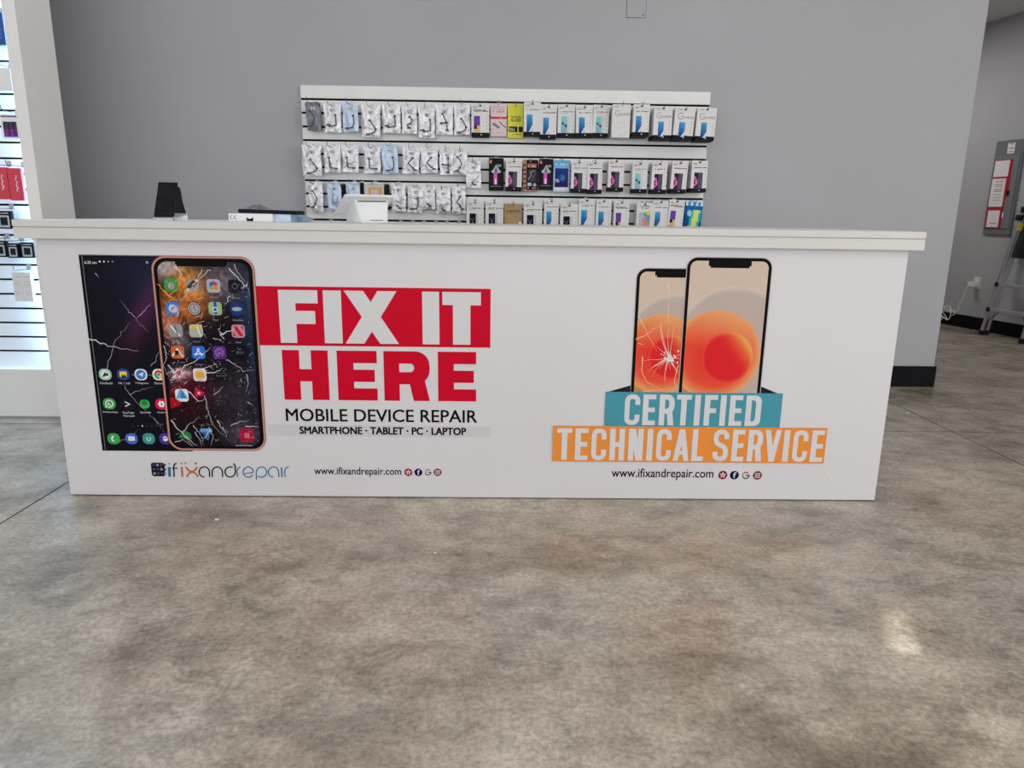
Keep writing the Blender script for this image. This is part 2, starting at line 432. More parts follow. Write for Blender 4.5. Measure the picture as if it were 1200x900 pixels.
# ceiling lights (out of frame, they light the room)
def troffer(x, y, z, e, lab, grp):
    t = empty('ceiling_light', (x, y, z)); tag(t, lab, 'light', grp)
    f = MB()
    for a in ((-.31, -.28, -.61, .61), (.28, .31, -.61, .61), (-.28, .28, -.61, -.58), (-.28, .28, .58, .61)):
        f.box(a[0], a[1], a[2], a[3], -.03, 0, M_WHTP)
    f.build('frame', t)
    md = mat('light_diffuser_%g' % e, (.9, .9, .9, 1), .6, emit=((1, .965, .92, 1), e))
    MB().box(-.28, .28, -.58, .58, -.02, -.004, md).build('diffuser', t)
for x in (-4.2, -1.5, 1.5, 4.2):
    for y in (-2.6, .1, 2.4):
        if abs(x) > 4 and y > 2: continue
        troffer(x, y, ZC, CEIL_EMIT, 'rectangular ceiling light panel, %s row from the counter, %s from the left' % ({2.4: 'first', .1: 'second', -2.6: 'third'}[y], {-4.2: 'first', -1.5: 'second', 1.5: 'third', 4.2: 'fourth'}[x]), 'shop ceiling lights')
troffer(3.3, 7.3, 2.92, BACK_EMIT, 'added unseen ceiling light panel brightening the room behind', None)  # extra lamp, added to brighten the rear right-hand wall

# ------------------------------------------------------------------ lit display wall on the left
XF = -2.2; XE = -2.258; YF = 3.565; YS = 3.665
wg = MB()
wg.box(-5.4, XF, YS+.02, 3.84, 0, ZC, M_WALLW)                       # core
struct('wall_wing', wg)
struct('trim_2', MB().box(XE, XF, YF, YS+.02, 0, ZC, M_WALLW))                           # right stile
struct('trim_3', MB().box(-5.4, XE, YF, YS+.02, 0, .256, M_WALLW))                       # plinth
struct('trim_4', MB().box(-5.4, XE, YF, YS+.02, 2.95, ZC, M_WALLW))                      # header
struct('trim_1', MB().box(-5.4, XF-.02, YF-.004, YF, 0, .012, mat('grey_caulk', (.3, .29, .27, 1), .7)))
lp = empty('slatwall_panel', (-5.4, YS, .256)); tag(lp, 'brightly lit white slatwall recessed in the white wing wall at far left', 'slatwall')
MB().box(0, 5.4+XE, -.002, .018, 0, 2.69, M_BOARD).build('backing_board', lp)
zg = [.335+.0727*k for k in range(36)]
lo = .256
for k, z in enumerate(zg+[2.945]):
    MB().box(0, 5.4+XE, -.016, -.002, lo-.256, z-.005-.256, M_SLATL).build('slat', lp, bevel=.0015)
    lo = z+.005
    if lo > 2.93: break

# ------------------------------------------------------------------ slatwall on the back wall
SL, SR, SZ = -1.1748, 1.2265, 1.7671
GP = .0762
TH = .018
sw = empty('slatwall_panel', (SL, YW-.001, SZ-1.2192)); tag(sw, 'long white slatwall panel with black grooves on the grey back wall', 'slatwall')
YB = YW-.004; YFc = YW-TH
MB().box(0, SR-SL, -.006, 0, 0, 1.2192, M_BOARD).build('backing_board', sw)
tops = 1.2192; k = 0
z = tops
while z > .01:
    h = GP-.012 if k else GP-.006
    z0 = max(0, z-h)
    MB().box(0, SR-SL, -TH, -.006, z0, z, M_SLAT).build('slat', sw, bevel=.0012)
    z = z0-.012; k += 1
GZ = [SZ-GP-GP*i for i in range(15)]        # groove heights

# ------------------------------------------------------------------ hooks
hook_meshes = {}
def hook(x, zw, ln, lab, grp, y=YFc):
    """wire hook: wire runs toward the shop from (x, y, zw)"""
    o = empty('display_hook', (x, y, zw)); tag(o, lab, 'hook', grp)
    key = round(ln, 3)
    if key not in hook_meshes:
        w = MB().tube([(0, 0, 0), (0, -ln*.5, 0), (0, -ln, 0), (0, -ln-.006, .006), (0, -ln-.009, .022)], .0017, M_DARKM, 6)
        hook_meshes[key] = w.mesh('wire')
    if 'plate' not in hook_meshes:
        p = MB().box(-.010, .010, -.003, 0, -.004, .022, mat('hook_steel', (.42, .42, .43, 1), .45, .7))
        hook_meshes['plate'] = p.mesh('back_plate')
    link(bpy.data.objects.new('wire', hook_meshes[key]), o); link(bpy.data.objects.new('back_plate', hook_meshes['plate']), o)
    return o

# ------------------------------------------------------------------ flat boxes
box_cache = {}
def box_mesh(w, h, t, mf, mb_):
    key = (round(w, 3), round(h, 3), round(t, 4), mf.name, mb_.name)
    if key not in box_cache:
        m = MB(); hz = .022                                   # hang tab sheet above the carton
        vs = [(-w/2, 0), (w/2, 0)]
        bs = .006 if mb_ is mf else .0195
        m.box(-w/2, w/2, -t/2, t/2-.0005, -h+.0095+bs, -.010, mf)
        m.box(-w/2+.0004, w/2-.0004, -t/2+.0006, t/2-.001, -h+.0065, -h+.0095+bs, mb_)
        if mb_ is not mf: m.box(.002, .008, -t/2+.0002, -t/2+.0006, -h+.015, -h+.020, M_WHTP)   # black base of the carton
        m.box(-w/2, w/2, -t/2, -t/2+.0012, -.010, .012, mf)
        m.box(-w/2+.001, w/2-.001, -t/2-.0003, -t/2, -.010-.0002, -.0098, mb_)
        # hang slot mark, black on most cartons to imitate shadow and hook
        m.prism([(-.010, -.002), (.010, -.002), (.004, .004), (.002, .008), (-.002, .008), (-.004, .004)], (-t/2-.0004, -t/2), mb_)
        me = m.mesh('carton'); bm = bmesh.new(); bm.from_mesh(me); bmesh.ops.recalc_face_normals(bm, faces=bm.faces); bm.to_mesh(me); bm.free()
        box_cache[key] = me
    return box_cache[key]

def phone_pic(P, x0, z0, x1, z1, kind, L=2):
    w = x1-x0; h = z1-z0
    if kind == 'blue':
        def f(x, z):
            u = (x-x0)/w; v = (z-z0)/h
            if abs(u-(.52+1.5*v)) < .13: return pr(225, 238, 250)
            if u > .52+1.5*v: return pr(165, 195, 235)
            return pr(30+90*v*u, 75+95*v, 140+75*v)
        P.raster(x0, z0, x1, z1, 9, 20, f, L)
    elif kind == 'teal':
        def f(x, z):
            u = (x-x0)/w; v = (z-z0)/h
            if abs(v-.5-.1*sin(6*u)) < .06: return pr(50, 90, 110)
            return pr(120+40*u, 180+25*v, 205)
        P.rect(x1, z0, x1+w*.45, z1, pr(205, 210, 215), L)
        P.raster(x0, z0, x1, z1, 6, 12, f, L)
    elif kind == 'purple':
        def f(x, z):
            u = (x-x0)/w; v = (z-z0)/h
            if u > .52: return pr(92, 86, 106)
            d = math.hypot((u-.27)*1.3, v-.4)
            if d < .16 or (abs(v-.2) < .06 and u < .2) or (abs(v-.65) < .07 and u < .25): return pr(235, 120, 180)
            if d < .26: return pr(150, 70, 130)
            return pr(48, 38, 66)
        P.raster(x0, z0, x1, z1, 10, 16, f, L)
    elif kind == 'violet':
        def f(x, z):
            u = (x-x0)/w; v = (z-z0)/h
            if u > .72: return pr(225, 222, 232)
            if v > .42: return pr(110, 70, 165)
            if u < .35 and v > .22: return pr(60, 35, 60)
            return pr(220, 185, 130)
        P.raster(x0, z0, x1, z1, 8, 14, f, L)
    elif kind == 'dark':
        P.rect(x0, z0, x1, z1, pr(22, 20, 28), L)
        P.rect(x0+w*1.03, z0, x0+w*1.4, z1, pr(200, 200, 205), L)
        P.line([(x0+w*.2, z0+h*.7), (x0+w*.45, z0+h*.5), (x0+w*.4, z0+h*.25), (x0+w*.7, z0+h*.05)], w*.12, pr(120, 100, 120), L+1)
        P.line([(x0+w*.75, z0+h*.75), (x0+w*.5, z0+h*.45), (x0+w*.8, z0+h*.3)], w*.09, pr(95, 110, 150), L+1)
fronts = {}
def box_front(kind, w, h, t):
    """artwork of a carton; local origin at the hang slot, y=0 on the carton's face"""
    key = (kind, round(w, 3), round(h, 3))
    if key in fronts: return fronts[key]
    P = Print(); X = lambda u: -w/2+u*w; Z = lambda v: .012-v*h
    ink = pr(70, 68, 72); sd = len(fronts)
    def icons(z0=.34, z1=.9, n=6, u=.87):
        for i in range(n): P.disc(X(u), Z(z0+(z1-z0)*i/(n-1)), w*.022, pr(120, 120, 128), 1, 8)
    def head(red=False):
        P.dashes(X(.1), X(.34), Z(.10), h*.02, ink, 1, sd); P.dashes(X(.1), X(.30), Z(.135), h*.016, ink, 1, sd+1)
        P.dashes(X(.16), X(.94), Z(.245), h*.03, pr(170, 60, 60) if red else ink, 1, sd+2)
    if kind in ('blue', 'blue_low'):
        head(); phone_pic(P, X(.17), Z(.90), X(.52), Z(.38), 'blue'); icons()
    elif kind in ('teal', 'teal_red'):
        head(kind == 'teal_red'); P.dashes(X(.16), X(.6), Z(.3), h*.018, ink, 1, 5); phone_pic(P, X(.2), Z(.90), X(.55), Z(.37), 'teal'); icons()
    elif kind == 'purple':
        head(); phone_pic(P, X(.18), Z(.90), X(.72), Z(.39), 'purple'); icons()
    elif kind == 'violet':
        head(); P.dashes(X(.1), X(.8), Z(.21), h*.03, ink, 1, 9); phone_pic(P, X(.14), Z(.90), X(.60), Z(.38), 'violet'); icons()
    elif kind == 'dark':
        head(); P.dashes(X(.1), X(.5), Z(.28), h*.015, ink, 1, 7); phone_pic(P, X(.18), Z(.90), X(.54), Z(.40), 'dark'); icons()
    elif kind in ('glass', 'glass_blue'):
        P.dashes(X(.1), X(.34), Z(.09), h*.03, ink, 1, 3)
        P.arc(X(.30), Z(.28), w*.145, 45, 330, w*.022, ink, 1, 18); P.rect(X(.29), Z(.30), X(.44), Z(.285), ink, 1)
        P.text('LASS', X(.47), Z(.345), X(.95), Z(.27), ink, 1)
        if kind == 'glass_blue': phone_pic(P, X(.26), Z(.95), X(.56), Z(.47), 'blue'); icons(.45, .9)
        else:
            for i in range(3):
                for j in range(2): P.disc(X(.3+.2*i), Z(.58+.16*j), w*.018, pr(165, 160, 165), 1, 8)
            P.rect(X(.46), Z(.965), X(.54), Z(.95), ink, 1)
    elif kind == 'yellow':
        P.arc(X(.75), Z(.15), w*.08, 0, 360, w*.02, pr(240, 235, 160), 1)
        P.text('TEMPERED', X(.16), Z(.415), X(.84), Z(.36), pr(20, 20, 15), 1, .02)
        P.text('GLASS', X(.18), Z(.53), X(.82), Z(.43), pr(20, 20, 15), 1, .03)
        P.rect(X(.08), Z(.85), X(.62), Z(.68), pr(25, 25, 22), 1); P.rect(X(.70), Z(.85), X(.97), Z(.68), pr(30, 32, 26), 1)
        P.text('9H', X(.12), Z(.84), X(.45), Z(.72), pr(230, 225, 200), 2)
        P.dashes(X(.15), X(.9), Z(.94), h*.03, pr(150, 145, 20), 1, 4)
    elif kind == 'pink':
        P.dashes(X(.12), X(.85), Z(.13), h*.035, pr(225, 150, 155), 1, 2); P.dashes(X(.12), X(.85), Z(.29), h*.06, pr(220, 130, 135), 1, 3)
        P.dashes(X(.12), X(.85), Z(.2), h*.03, pr(225, 150, 155), 1, 8)
        P.rect(X(0), Z(.49), X(1), Z(.415), pr(205, 70, 85), 1); P.rect(X(.62), Z(.46), X(.7), Z(.44), pr(240, 220, 220), 2)
        P.poly([(X(.1), Z(.66)), (X(.2), Z(.60)), (X(.6), Z(.74)), (X(.5), Z(.80))], pr(120, 130, 150), 1)
        P.line([(X(.55), Z(.57)), (X(.75), Z(.68)), (X(.98), Z(.76))], w*.05, pr(40, 38, 44), 1)
        P.arc(X(.12), Z(.83), w*.05, 0, 360, w*.02, pr(210, 110, 110), 1)
        P.dashes(X(.12), X(.85), Z(.94), h*.02, pr(215, 130, 135), 1, 6)
    elif kind == 'diamond':
        P.rect(X(.06), Z(.17), X(.2), Z(.07), pr(225, 140, 130), 1); P.rect(X(.58), Z(.28), X(.86), Z(.2), pr(150, 150, 158), 1)
        P.poly([(X(.14), Z(.44)), (X(.34), Z(.34)), (X(.5), Z(.2)), (X(.68), Z(.34)), (X(.86), Z(.44)), (X(.7), Z(.48)), (X(.3), Z(.48))], pr(190, 192, 200), 2)
        P.poly([(X(.36), Z(.46)), (X(.5), Z(.24)), (X(.6), Z(.46))], pr(110, 112, 122), 3)
        P.rect(X(.24), Z(.85), X(.76), Z(.48), pr(58, 30, 70), 1)
        P.rect(X(.34), Z(.84), X(.58), Z(.49), pr(235, 100, 200), 2); P.rect(X(.42), Z(.84), X(.54), Z(.66), pr(250, 225, 245), 3)
        P.rect(X(.12), Z(.91), X(.88), Z(.89), pr(140, 140, 150), 1)
    elif kind == 'copper':
        P.rect(X(.22), Z(.99), X(1), Z(.01), pr(26, 23, 26), 1)
        P.rect(X(.28), Z(.26), X(.9), Z(.12), pr(165, 100, 80), 2); P.dashes(X(.32), X(.86), Z(.23), h*.05, pr(230, 200, 185), 3, 3)
        for i in range(6): P.rect(X(.02), Z(.95-.15*i), X(.2), Z(.90-.15*i), pr(70, 40, 34), 1)
        P.rect(X(.3), Z(.72), X(.92), Z(.32), pr(62, 62, 70), 2)
        P.line([(X(.35), Z(.65)), (X(.55), Z(.5)), (X(.5), Z(.4)), (X(.8), Z(.35))], w*.05, pr(160, 160, 170), 3)
        P.line([(X(.6), Z(.68)), (X(.75), Z(.5)), (X(.85), Z(.42))], w*.03, pr(135, 135, 150), 3)
        P.rect(X(.3), Z(.86), X(.58), Z(.75), pr(190, 190, 195), 2); P.disc(X(.8), Z(.82), w*.12, pr(170, 170, 178), 2)
        P.dashes(X(.3), X(.92), Z(.95), h*.05, pr(170, 170, 175), 2, 5)
    elif kind == 'bluepic':
        def f(x, z):
            u = (x-X(.1))/(w*.82); v = (Z(.87)-z)/(Z(.87)-Z(.26))
            d = math.hypot(u-.55, (v-.5)*1.6); e = math.hypot(u-.18, (v-.35)*1.4)
            if d < .18: return pr(60, 130, 150)
            if .22 < d < .3: return pr(40, 80, 170)
            if e < .16: return pr(200, 150, 165)
            return pr(22+35*u, 36+30*v, 92+50*v)
        P.rect(X(.0), Z(.25), X(1), Z(0), pr(120, 185, 235), 1); P.dashes(X(.1), X(.9), Z(.18), h*.08, pr(190, 222, 245), 2, 3)
        P.raster(X(.1), Z(.87), X(.92), Z(.26), 12, 16, f, 2); P.rect(X(.03), Z(.985), X(.97), Z(.88), pr(225, 228, 232), 1)
    elif kind == 'kraft':
        P.dashes(X(.1), X(.3), Z(.09), h*.02, pr(90, 60, 30), 1, 3)
        P.line([(X(.12+.76*i/16), Z(.27-.05*abs(sin(i*1.9)))) for i in range(17)], w*.03, pr(60, 40, 25), 1)
        P.dashes(X(.12), X(.88), Z(.325), h*.025, pr(180, 80, 50), 1, 9)
        P.disc(X(.9), Z(.64), w*.09, pr(225, 222, 218), 1)
    elif kind == 'colour':
        P.dashes(X(.2), X(.8), Z(.13), h*.035, ink, 1, 3); P.dashes(X(.3), X(.75), Z(.2), h*.04, ink, 1, 5)
        def f(x, z):
            u = (x-X(.14))/(w*.7); v = (Z(.95)-z)/(Z(.95)-Z(.32)); v = -v if v < 0 else v
            if u+.9*v > 1.25: return pr(105, 165, 180)
            if u > .3 and v < .75: return pr(235, 140, 150)
            return pr(185, 190, 200)
        P.raster(X(.14), Z(.95), X(.84), Z(.32), 12, 14, f, 1); P.disc(X(.72), Z(.34), w*.13, pr(225, 215, 60), 2)
    elif kind == 'rainbow':
        def f(x, z):
            u = (x+w/2)/w; v = (.012-z)/h
            d = abs(u-.62+.25*(v-.5))
            if v < .14: return pr(70, 150, 225) if (int(u*7) % 2) else pr(215, 228, 240)
            if math.hypot((u-.28)*1, (v-.36)*1.3) < .12: return pr(170, 205, 225)
            if d < .16 and v < .85 and v > .25: return pr(200+40*(1-v), 225-60*max(0, v-.5), 120)
            if d < .3 and .25 < v < .9: return pr(40, 185, 190)
            if v > .75 and abs(u-.35) < .12: return pr(215, 150, 60)
            return pr(20, 60+60*(1-v), 120+60*(1-v))
        P.raster(-w/2, .012-h, w/2, .012, 14, 24, f, 1)
    fronts[key] = P.mesh('printed_front'); return fronts[key]

# ------------------------------------------------------------------ foil pouches
CABLES = {
 'zig': [[(.3, .30), (.45, .42), (.6, .55), (.5, .72), (.35, .82), (.28, .85)]],
 'ell': [[(.70, .40), (.72, .75), (.35, .80), (.28, .74)]],
 'jay': [[(.68, .45), (.72, .70), (.62, .86), (.3, .88)]],
 'long': [[(.45, .48), (.62, .62), (.78, .76), (.66, .86), (.34, .93)]],
 'seven': [[(.40, .32), (.62, .60), (.66, .85)], [(.3, .62), (.62, .60)]],
 'low': [[(.32, .45), (.32, .80), (.72, .84)]],
 'curve': [[(.55, .42), (.70, .52), (.62, .65), (.35, .70), (.5, .8)]],
 'tee': [[(.22, .60), (.55, .62), (.62, .62)], [(.6, .35), (.6, .9)]],
 'ring': [],
 'dot': [[(.45, .8), (.6, .88)]],
 'ess': [[(.62, .40), (.36, .60), (.68, .78), (.8, .84)]],
}
def pouch(x, zt, w, h, d, look, cable, seed, lab, grp, roll=0, n=1):
    """pouch hanging with its hole at the wire; x,zt world top centre at the front face"""
    r = random.Random(seed)
    mf = {'silver': M_FOIL, 'dark': M_FOILD, 'blue': M_FOILB}[look]
    nx, nz = 9, 13
    vs = []; dep = .007
    sk = r.uniform(-.03, .03)
    for side in (-1, 1):
        for j in range(nz+1):
            for i in range(nx+1):
                u = i/nx; v = j/nz
                puff = (sin(pi*u)*sin(pi*min(1, max(0, (v-.1)/.9))))**.5 if 0 < u < 1 and .1 < v < 1 else 0
                nn = MN.noise(Vector((u*3.1+seed*3.7, v*4.2, side*2.0)))*.006
                wob = (MN.noise(Vector((seed*1.3, v*3, u*.5)))*.03)*w
                lw = 1-.05*abs(sin(v*4+seed)) * (1 if v > .15 else 0)
                vs.append(((u-.5)*w*lw+wob+sk*v*w, side*(dep*puff*.8)+(nn if 0 < i < nx else nn*.3), .012-v*h+MN.noise(Vector((u*2, seed, 3)))*.004*v))
    fs = []; q = (nx+1)*(nz+1)
    for sgn, o in ((0, 0), (1, q)):
        for j in range(nz):
            for i in range(nx):
                a = o+j*(nx+1)+i; f = (a, a+1, a+nx+2, a+nx+1); fs.append(f if sgn else f[::-1])
    m = MB().add(vs, fs, mf)
    o = m.build('foil_pouch', smooth=True, loc=(x, YFc-d, zt-.012)); o.rotation_euler = (0, RAD(roll), 0)
    tag(o, lab, 'pouch', grp)
    def fy(u, v):                     # front surface depth at u,v
        i = min(nx, max(0, int(round(u*nx)))); j = min(nz, max(0, int(round(v*nz))))
        return vs[j*(nx+1)+i][1]
    P = Print(); X = lambda u: (u-.5)*w; Z = lambda v: .012-v*h
    P.rrect(X(.36), Z(.29), X(.68), Z(.17), .003, pr(200, 202, 208), 1); P.dashes(X(.4), X(.63), Z(.22), h*.018, pr(120, 120, 128), 2, seed)
    P.dashes(X(.46), X(.56), Z(.275), h*.04, pr(60, 60, 66), 2, seed+1)
    P.dashes(X(.15), X(.85), Z(.13), h*.006, pr(150, 150, 158), 1, seed+2)
    for v in P.v[:]: pass
    P.v = [(a, b+fy(.5, .2)-.002, c) for a, b, c in P.v]
    link(bpy.data.objects.new('sticker', P.mesh('sticker')), o)
    C = MB(); mc = mat('dark_flex_cable', (.03, .032, .04, 1), .35)
    yy = min(fy(a, b) for a in (.3, .5, .7) for b in (.4, .6, .8))-.0015
    for path in CABLES[cable]:
        pts = [(X(u), yy, Z(v)) for u, v in path]
        for a, b in zip(pts[:-1], pts[1:]): C.bar(a, b, .0012, .0062, mc, side=Vector((0, 1, 0)))
        for (a, b, c), s in ((pts[0], .007), (pts[-1], .010)): C.box(a-s, a+s*.8, b-.001, b+.001, c-.005, c+.005, mc)
        if len(pts) > 3:
            a, b, c = pts[len(pts)//2]; C.box(a-.009, a+.004, b-.0012, b+.001, c-.003, c+.005, mc)
            for k in range(3): C.box(pts[-1][0]-.014+.009*k, pts[-1][0]-.008+.009*k, b-.0012, b+.001, pts[-1][2]-.005, pts[-1][2]+.001, mc)
    if cable == 'ring':
        mc2 = mat('blue_grey_cable', (.12, .25, .32, 1), .4)
        C.tube([(X(.52)+.017*cos(t*pi/10), yy-.001, Z(.58)+.024*sin(t*pi/10)) for t in range(21)], .0012, mc2)
        C.tube([(X(.52)-.012, yy-.001, Z(.58)-.018), (X(.55), yy-.001, Z(.86)), (X(.55)+.02, yy-.001, Z(.70))], .0010, mc2)
    if C.v: C.build('flex_cable', o)
    return o

# ------------------------------------------------------------------ hang everything on the slatwall
def world(px0, px1, py, Y):
    a = at(px0, py, Y); b = at(px1, py, Y); return (a.x+b.x)/2, a.z, abs(b.x-a.x)
def sizes(px0, px1, pt, pb, Y):
    cx, zt, w = world(px0, px1, pt, Y); zb = at((px0+px1)/2, pb, Y).z
    return cx, zt, w, zt-zb
ORD = ['first', 'second', 'third', 'fourth', 'fifth', 'sixth', 'seventh', 'eighth', 'ninth', 'tenth', 'eleventh', 'twelfth', 'thirteenth']
# pouches: x0, x1, top, bottom, look, cable, stand-off, roll, description
P1 = [(357.5, 374, 119.4, 153, 'dark', 'zig', .05, -3, 'dark grey foil pouch with black flex part'),
 (378.8, 399, 121.5, 155, 'silver', 'ell', .05, 0, 'silver foil pouch with angular cable and connector row at bottom'),
 (401, 419.5, 120, 154.6, 'blue', 'jay', .05, 0, 'pale blue foil pouch with hook-shaped dark cable'),
 (423, 445.2, 123, 160.5, 'silver', 'long', .05, 0, 'large silver foil pouch with long diagonal cable'),
 (447.4, 469, 122.6, 156.2, 'silver', 'ell', .045, 0, 'silver foil pouch with thin L-shaped cable'),
 (470.2, 488.3, 122.6, 156.8, 'silver', 'curve', .045, 0, 'narrow silver foil pouch with curled cable'),
 (490, 510, 126, 162, 'silver', 'ell', .045, 0, 'low hanging silver foil pouch with tall L-shaped cable'),
 (510.5, 531, 122, 158, 'silver', 'seven', .06, 0, 'thick silver foil pouch with forked cable'),
 (532, 551, 122, 158, 'silver', 'long', .045, 0, 'silver foil pouch with curved cable next to white carton')]
P2 = [(353, 376, 169.8, 205.7, 'silver', 'long', .06, 0, 'crumpled silver foil pouch with V-shaped cable'),
 (379, 399, 170, 202.5, 'silver', 'low', .05, 0, 'silver foil pouch with upright L cable'),
 (400, 420, 170, 202, 'silver', 'low', .05, 0, 'silver foil pouch with short boxy cable'),
 (426, 446, 172, 203, 'silver', 'low', .05, 0, 'silver foil pouch with bent cable and wide connector'),
 (446, 465.5, 169, 203.8, 'blue', 'jay', .05, -4, 'tilted pale blue foil pouch with thick stepped cable'),
 (472, 492, 172.5, 203.8, 'silver', 'ess', .05, 4, 'slightly tilted silver foil pouch with Z-shaped cable'),
 (492.5, 513, 172.5, 203, 'silver', 'ess', .05, 0, 'silver foil pouch with long bent cable'),
 (515, 532, 174.6, 205, 'silver', 'tee', .05, 0, 'silver foil pouch with T-shaped cable'),
 (532, 548, 175, 205, 'silver', 'zig', .055, 2, 'silver foil pouch with star-like cable'),
 (546, 563.5, 189, 220, 'silver', 'dot', .05, 0, 'plain grey silver pouch hanging lower beside black carton')]
P3 = [(361, 377.7, 213, 248, 'silver', 'zig', .05, 0, 'silver foil pouch with scribbled dark cable'),
 (382.6, 399.4, 213, 246.5, 'blue', 'ring', .05, -2, 'pale blue foil pouch with coiled round cable'),
 (405.4, 421.8, 213, 248, 'blue', 'dot', .055, 0, 'silver blue foil pouch partly hidden by white terminal'),
 (458, 475, 214.7, 248, 'silver', 'dot', .055, 0, 'silver foil pouch just right of the white terminal'),
 (478, 496, 218, 249, 'silver', 'jay', .05, 3, 'clear grey foil pouch with black bracket part'),
 (495, 510, 218, 245, 'silver', 'dot', .05, 0, 'small silver foil pouch with two tiny black parts'),
 (510.5, 528, 220, 250, 'silver', 'dot', .05, 0, 'smooth silver foil pouch with one small part at bottom'),
 (529.5, 545.6, 217, 250, 'silver', 'ess', .05, 0, 'silver foil pouch with stubby dark part')]
ROWN = ['top', 'second', 'third']
sd = 1
for rn, rows in enumerate((P1, P2, P3)):
    for i, (a, b, t, bo, look, cab, d, roll, desc) in enumerate(rows):
        cx, zt, w, h = sizes(a, b, t, bo, YFc-d)
        words = desc+', %s hook row' % ROWN[rn]
        pouch(cx, zt, w, h, d, look, cab, sd, words, 'foil pouches on the slatwall', roll); sd += 1
        if i % 3 != 2 and d < .06:            # a second pouch of the same kind behind
            pouch(cx+.002*((sd % 3)-1), zt-.002, w*.97, h*.96, d-.022, look, 'dot', sd+50, 'pouch hidden directly behind the %s pouch of the %s hook row' % (ORD[i], ROWN[rn]), 'foil pouches on the slatwall', roll*.5)
        hook(cx, zt-.012, .165, 'thin wire hook carrying the %s pouch of the %s hook row' % (ORD[i], ROWN[rn]), 'slatwall hooks')
# cartons: x0, x1, top, bottom, front, stack count, roll, description
B1 = [(552.5, 573.3, 121.5, 159, 'violet', 4, 0, 'white carton with violet and gold phone picture'),
 (575, 594, 121, 158.4, 'pink', 2, 0, 'pale pink carton with red band and pen picture'),
 (595.3, 613.7, 122, 160.5, 'yellow', 2, 0, 'bright yellow tempered glass carton'),
 (614.3, 633.8, 119.4, 158, 'blue', 5, 0, 'white carton with blue phone picture, right of yellow carton'),
 (633.8, 652.7, 123.2, 161.2, 'blue', 5, 0, 'white carton with blue phone picture hanging slightly low'),
 (654.3, 674.4, 122, 159.5, 'teal', 4, 0, 'white carton with teal phone picture and dark lettering'),
 (675.5, 695, 123.7, 159.5, 'blue', 5, -1, 'white carton with blue phone picture left of red-lettered carton'),
 (696, 714.5, 122.6, 159.5, 'teal_red', 5, 1, 'white carton with teal phone picture and reddish lettering'),
 (718.3, 739.4, 122, 160, 'glass', 8, 0, 'white carton lettered GLASS without phone picture'),
 (743, 762, 122, 158.5, 'blue', 9, 0, 'white carton with blue phone picture between two GLASS cartons'),
 (767, 788.7, 124.8, 162, 'glass_blue', 9, 0, 'white GLASS carton with blue phone, leftmost of three'),
 (792, 815.5, 126, 162.5, 'glass_blue', 9, 3, 'white GLASS carton with blue phone, middle of three, tilted'),
 (818, 840.5, 126, 163.5, 'glass_blue', 9, 2, 'white GLASS carton with blue phone, rightmost in top row')]
B2 = [(573, 590, 185, 222, 'diamond', 3, 0, 'black carton with silver diamond picture, left of white carton'),
 (593, 612, 187, 222.5, 'purple', 5, 1, 'white carton with purple phone picture between dark cartons'),
 (613.5, 630.5, 187, 223, 'copper', 3, 0, 'black and copper patterned carton'),
 (632, 648.5, 186, 221, 'diamond', 3, 0, 'black carton with silver diamond picture, left of blue carton'),
 (649, 668, 187.5, 224, 'bluepic', 2, 0, 'light blue carton with dark swirling picture'),
 (670, 688.3, 188.5, 224.5, 'purple', 4, 0, 'white purple-phone carton just right of blue carton'),
 (688.8, 706.5, 189, 225.5, 'purple', 4, 0, 'white purple-phone carton, left of the empty gap'),
 (713.5, 732, 187, 223, 'purple', 5, 0, 'white purple-phone carton standing alone after the gap'),
 (741.7, 759.6, 190, 225, 'teal', 5, 0, 'white carton with cyan phone picture in second row'),
 (765, 782.8, 190, 225.5, 'purple', 6, 1, 'white purple-phone carton right of the cyan one'),
 (788.5, 807, 189, 225, 'purple', 7, 2, 'white purple-phone carton, second from right end'),
 (811.5, 830, 188, 224, 'purple', 7, 0, 'white purple-phone carton at the right end')]
B3 = [(546.7, 567, 235.4, 272, 'dark', 3, 0, 'white carton with dark phone picture, leftmost in bottom row'),
 (569, 590, 235.4, 272, 'dark', 3, 0, 'white carton with dark phone picture left of brown carton'),
 (591, 612, 238.6, 274, 'kraft', 3, 0, 'plain brown kraft carton with script lettering'),
 (614, 635.5, 237, 274, 'dark', 4, 0, 'white carton with dark phone picture right of brown carton'),
 (638, 655, 234, 270, 'blue', 4, 0, 'white blue-phone carton between two dark-phone cartons'),
 (657, 677.8, 239, 275, 'dark', 4, 0, 'white dark-phone carton hanging lower than its neighbours'),
 (678.6, 697.7, 233, 267, 'blue', 4, 0, 'white blue-phone carton with its black base showing'),
 (699, 717, 234, 270, 'blue', 4, 0, 'white blue-phone carton left of the violet-phone carton'),
 (720, 738, 235.4, 272, 'violet', 4, 0, 'white carton with violet phone picture in bottom row centre'),
 (746.8, 765.6, 237.5, 273, 'colour', 6, 0, 'white carton with pink, teal and yellow picture'),
 (766, 784, 235, 270, 'blue', 5, 2, 'white blue-phone carton right of the pink and teal one'),
 (785, 803, 234, 268.5, 'violet', 5, 3, 'white violet-phone carton left of rainbow package'),
 (804, 824.4, 236.4, 274, 'rainbow', 4, 3, 'deep blue package with rainbow burst picture')]
BOXM = {'yellow': M_YEL, 'pink': M_PINKC, 'diamond': M_BLKC, 'copper': M_COPC, 'bluepic': M_BLUC, 'kraft': M_KRAFT, 'rainbow': M_NAVC}
T = .0145
rnd = random.Random(5)
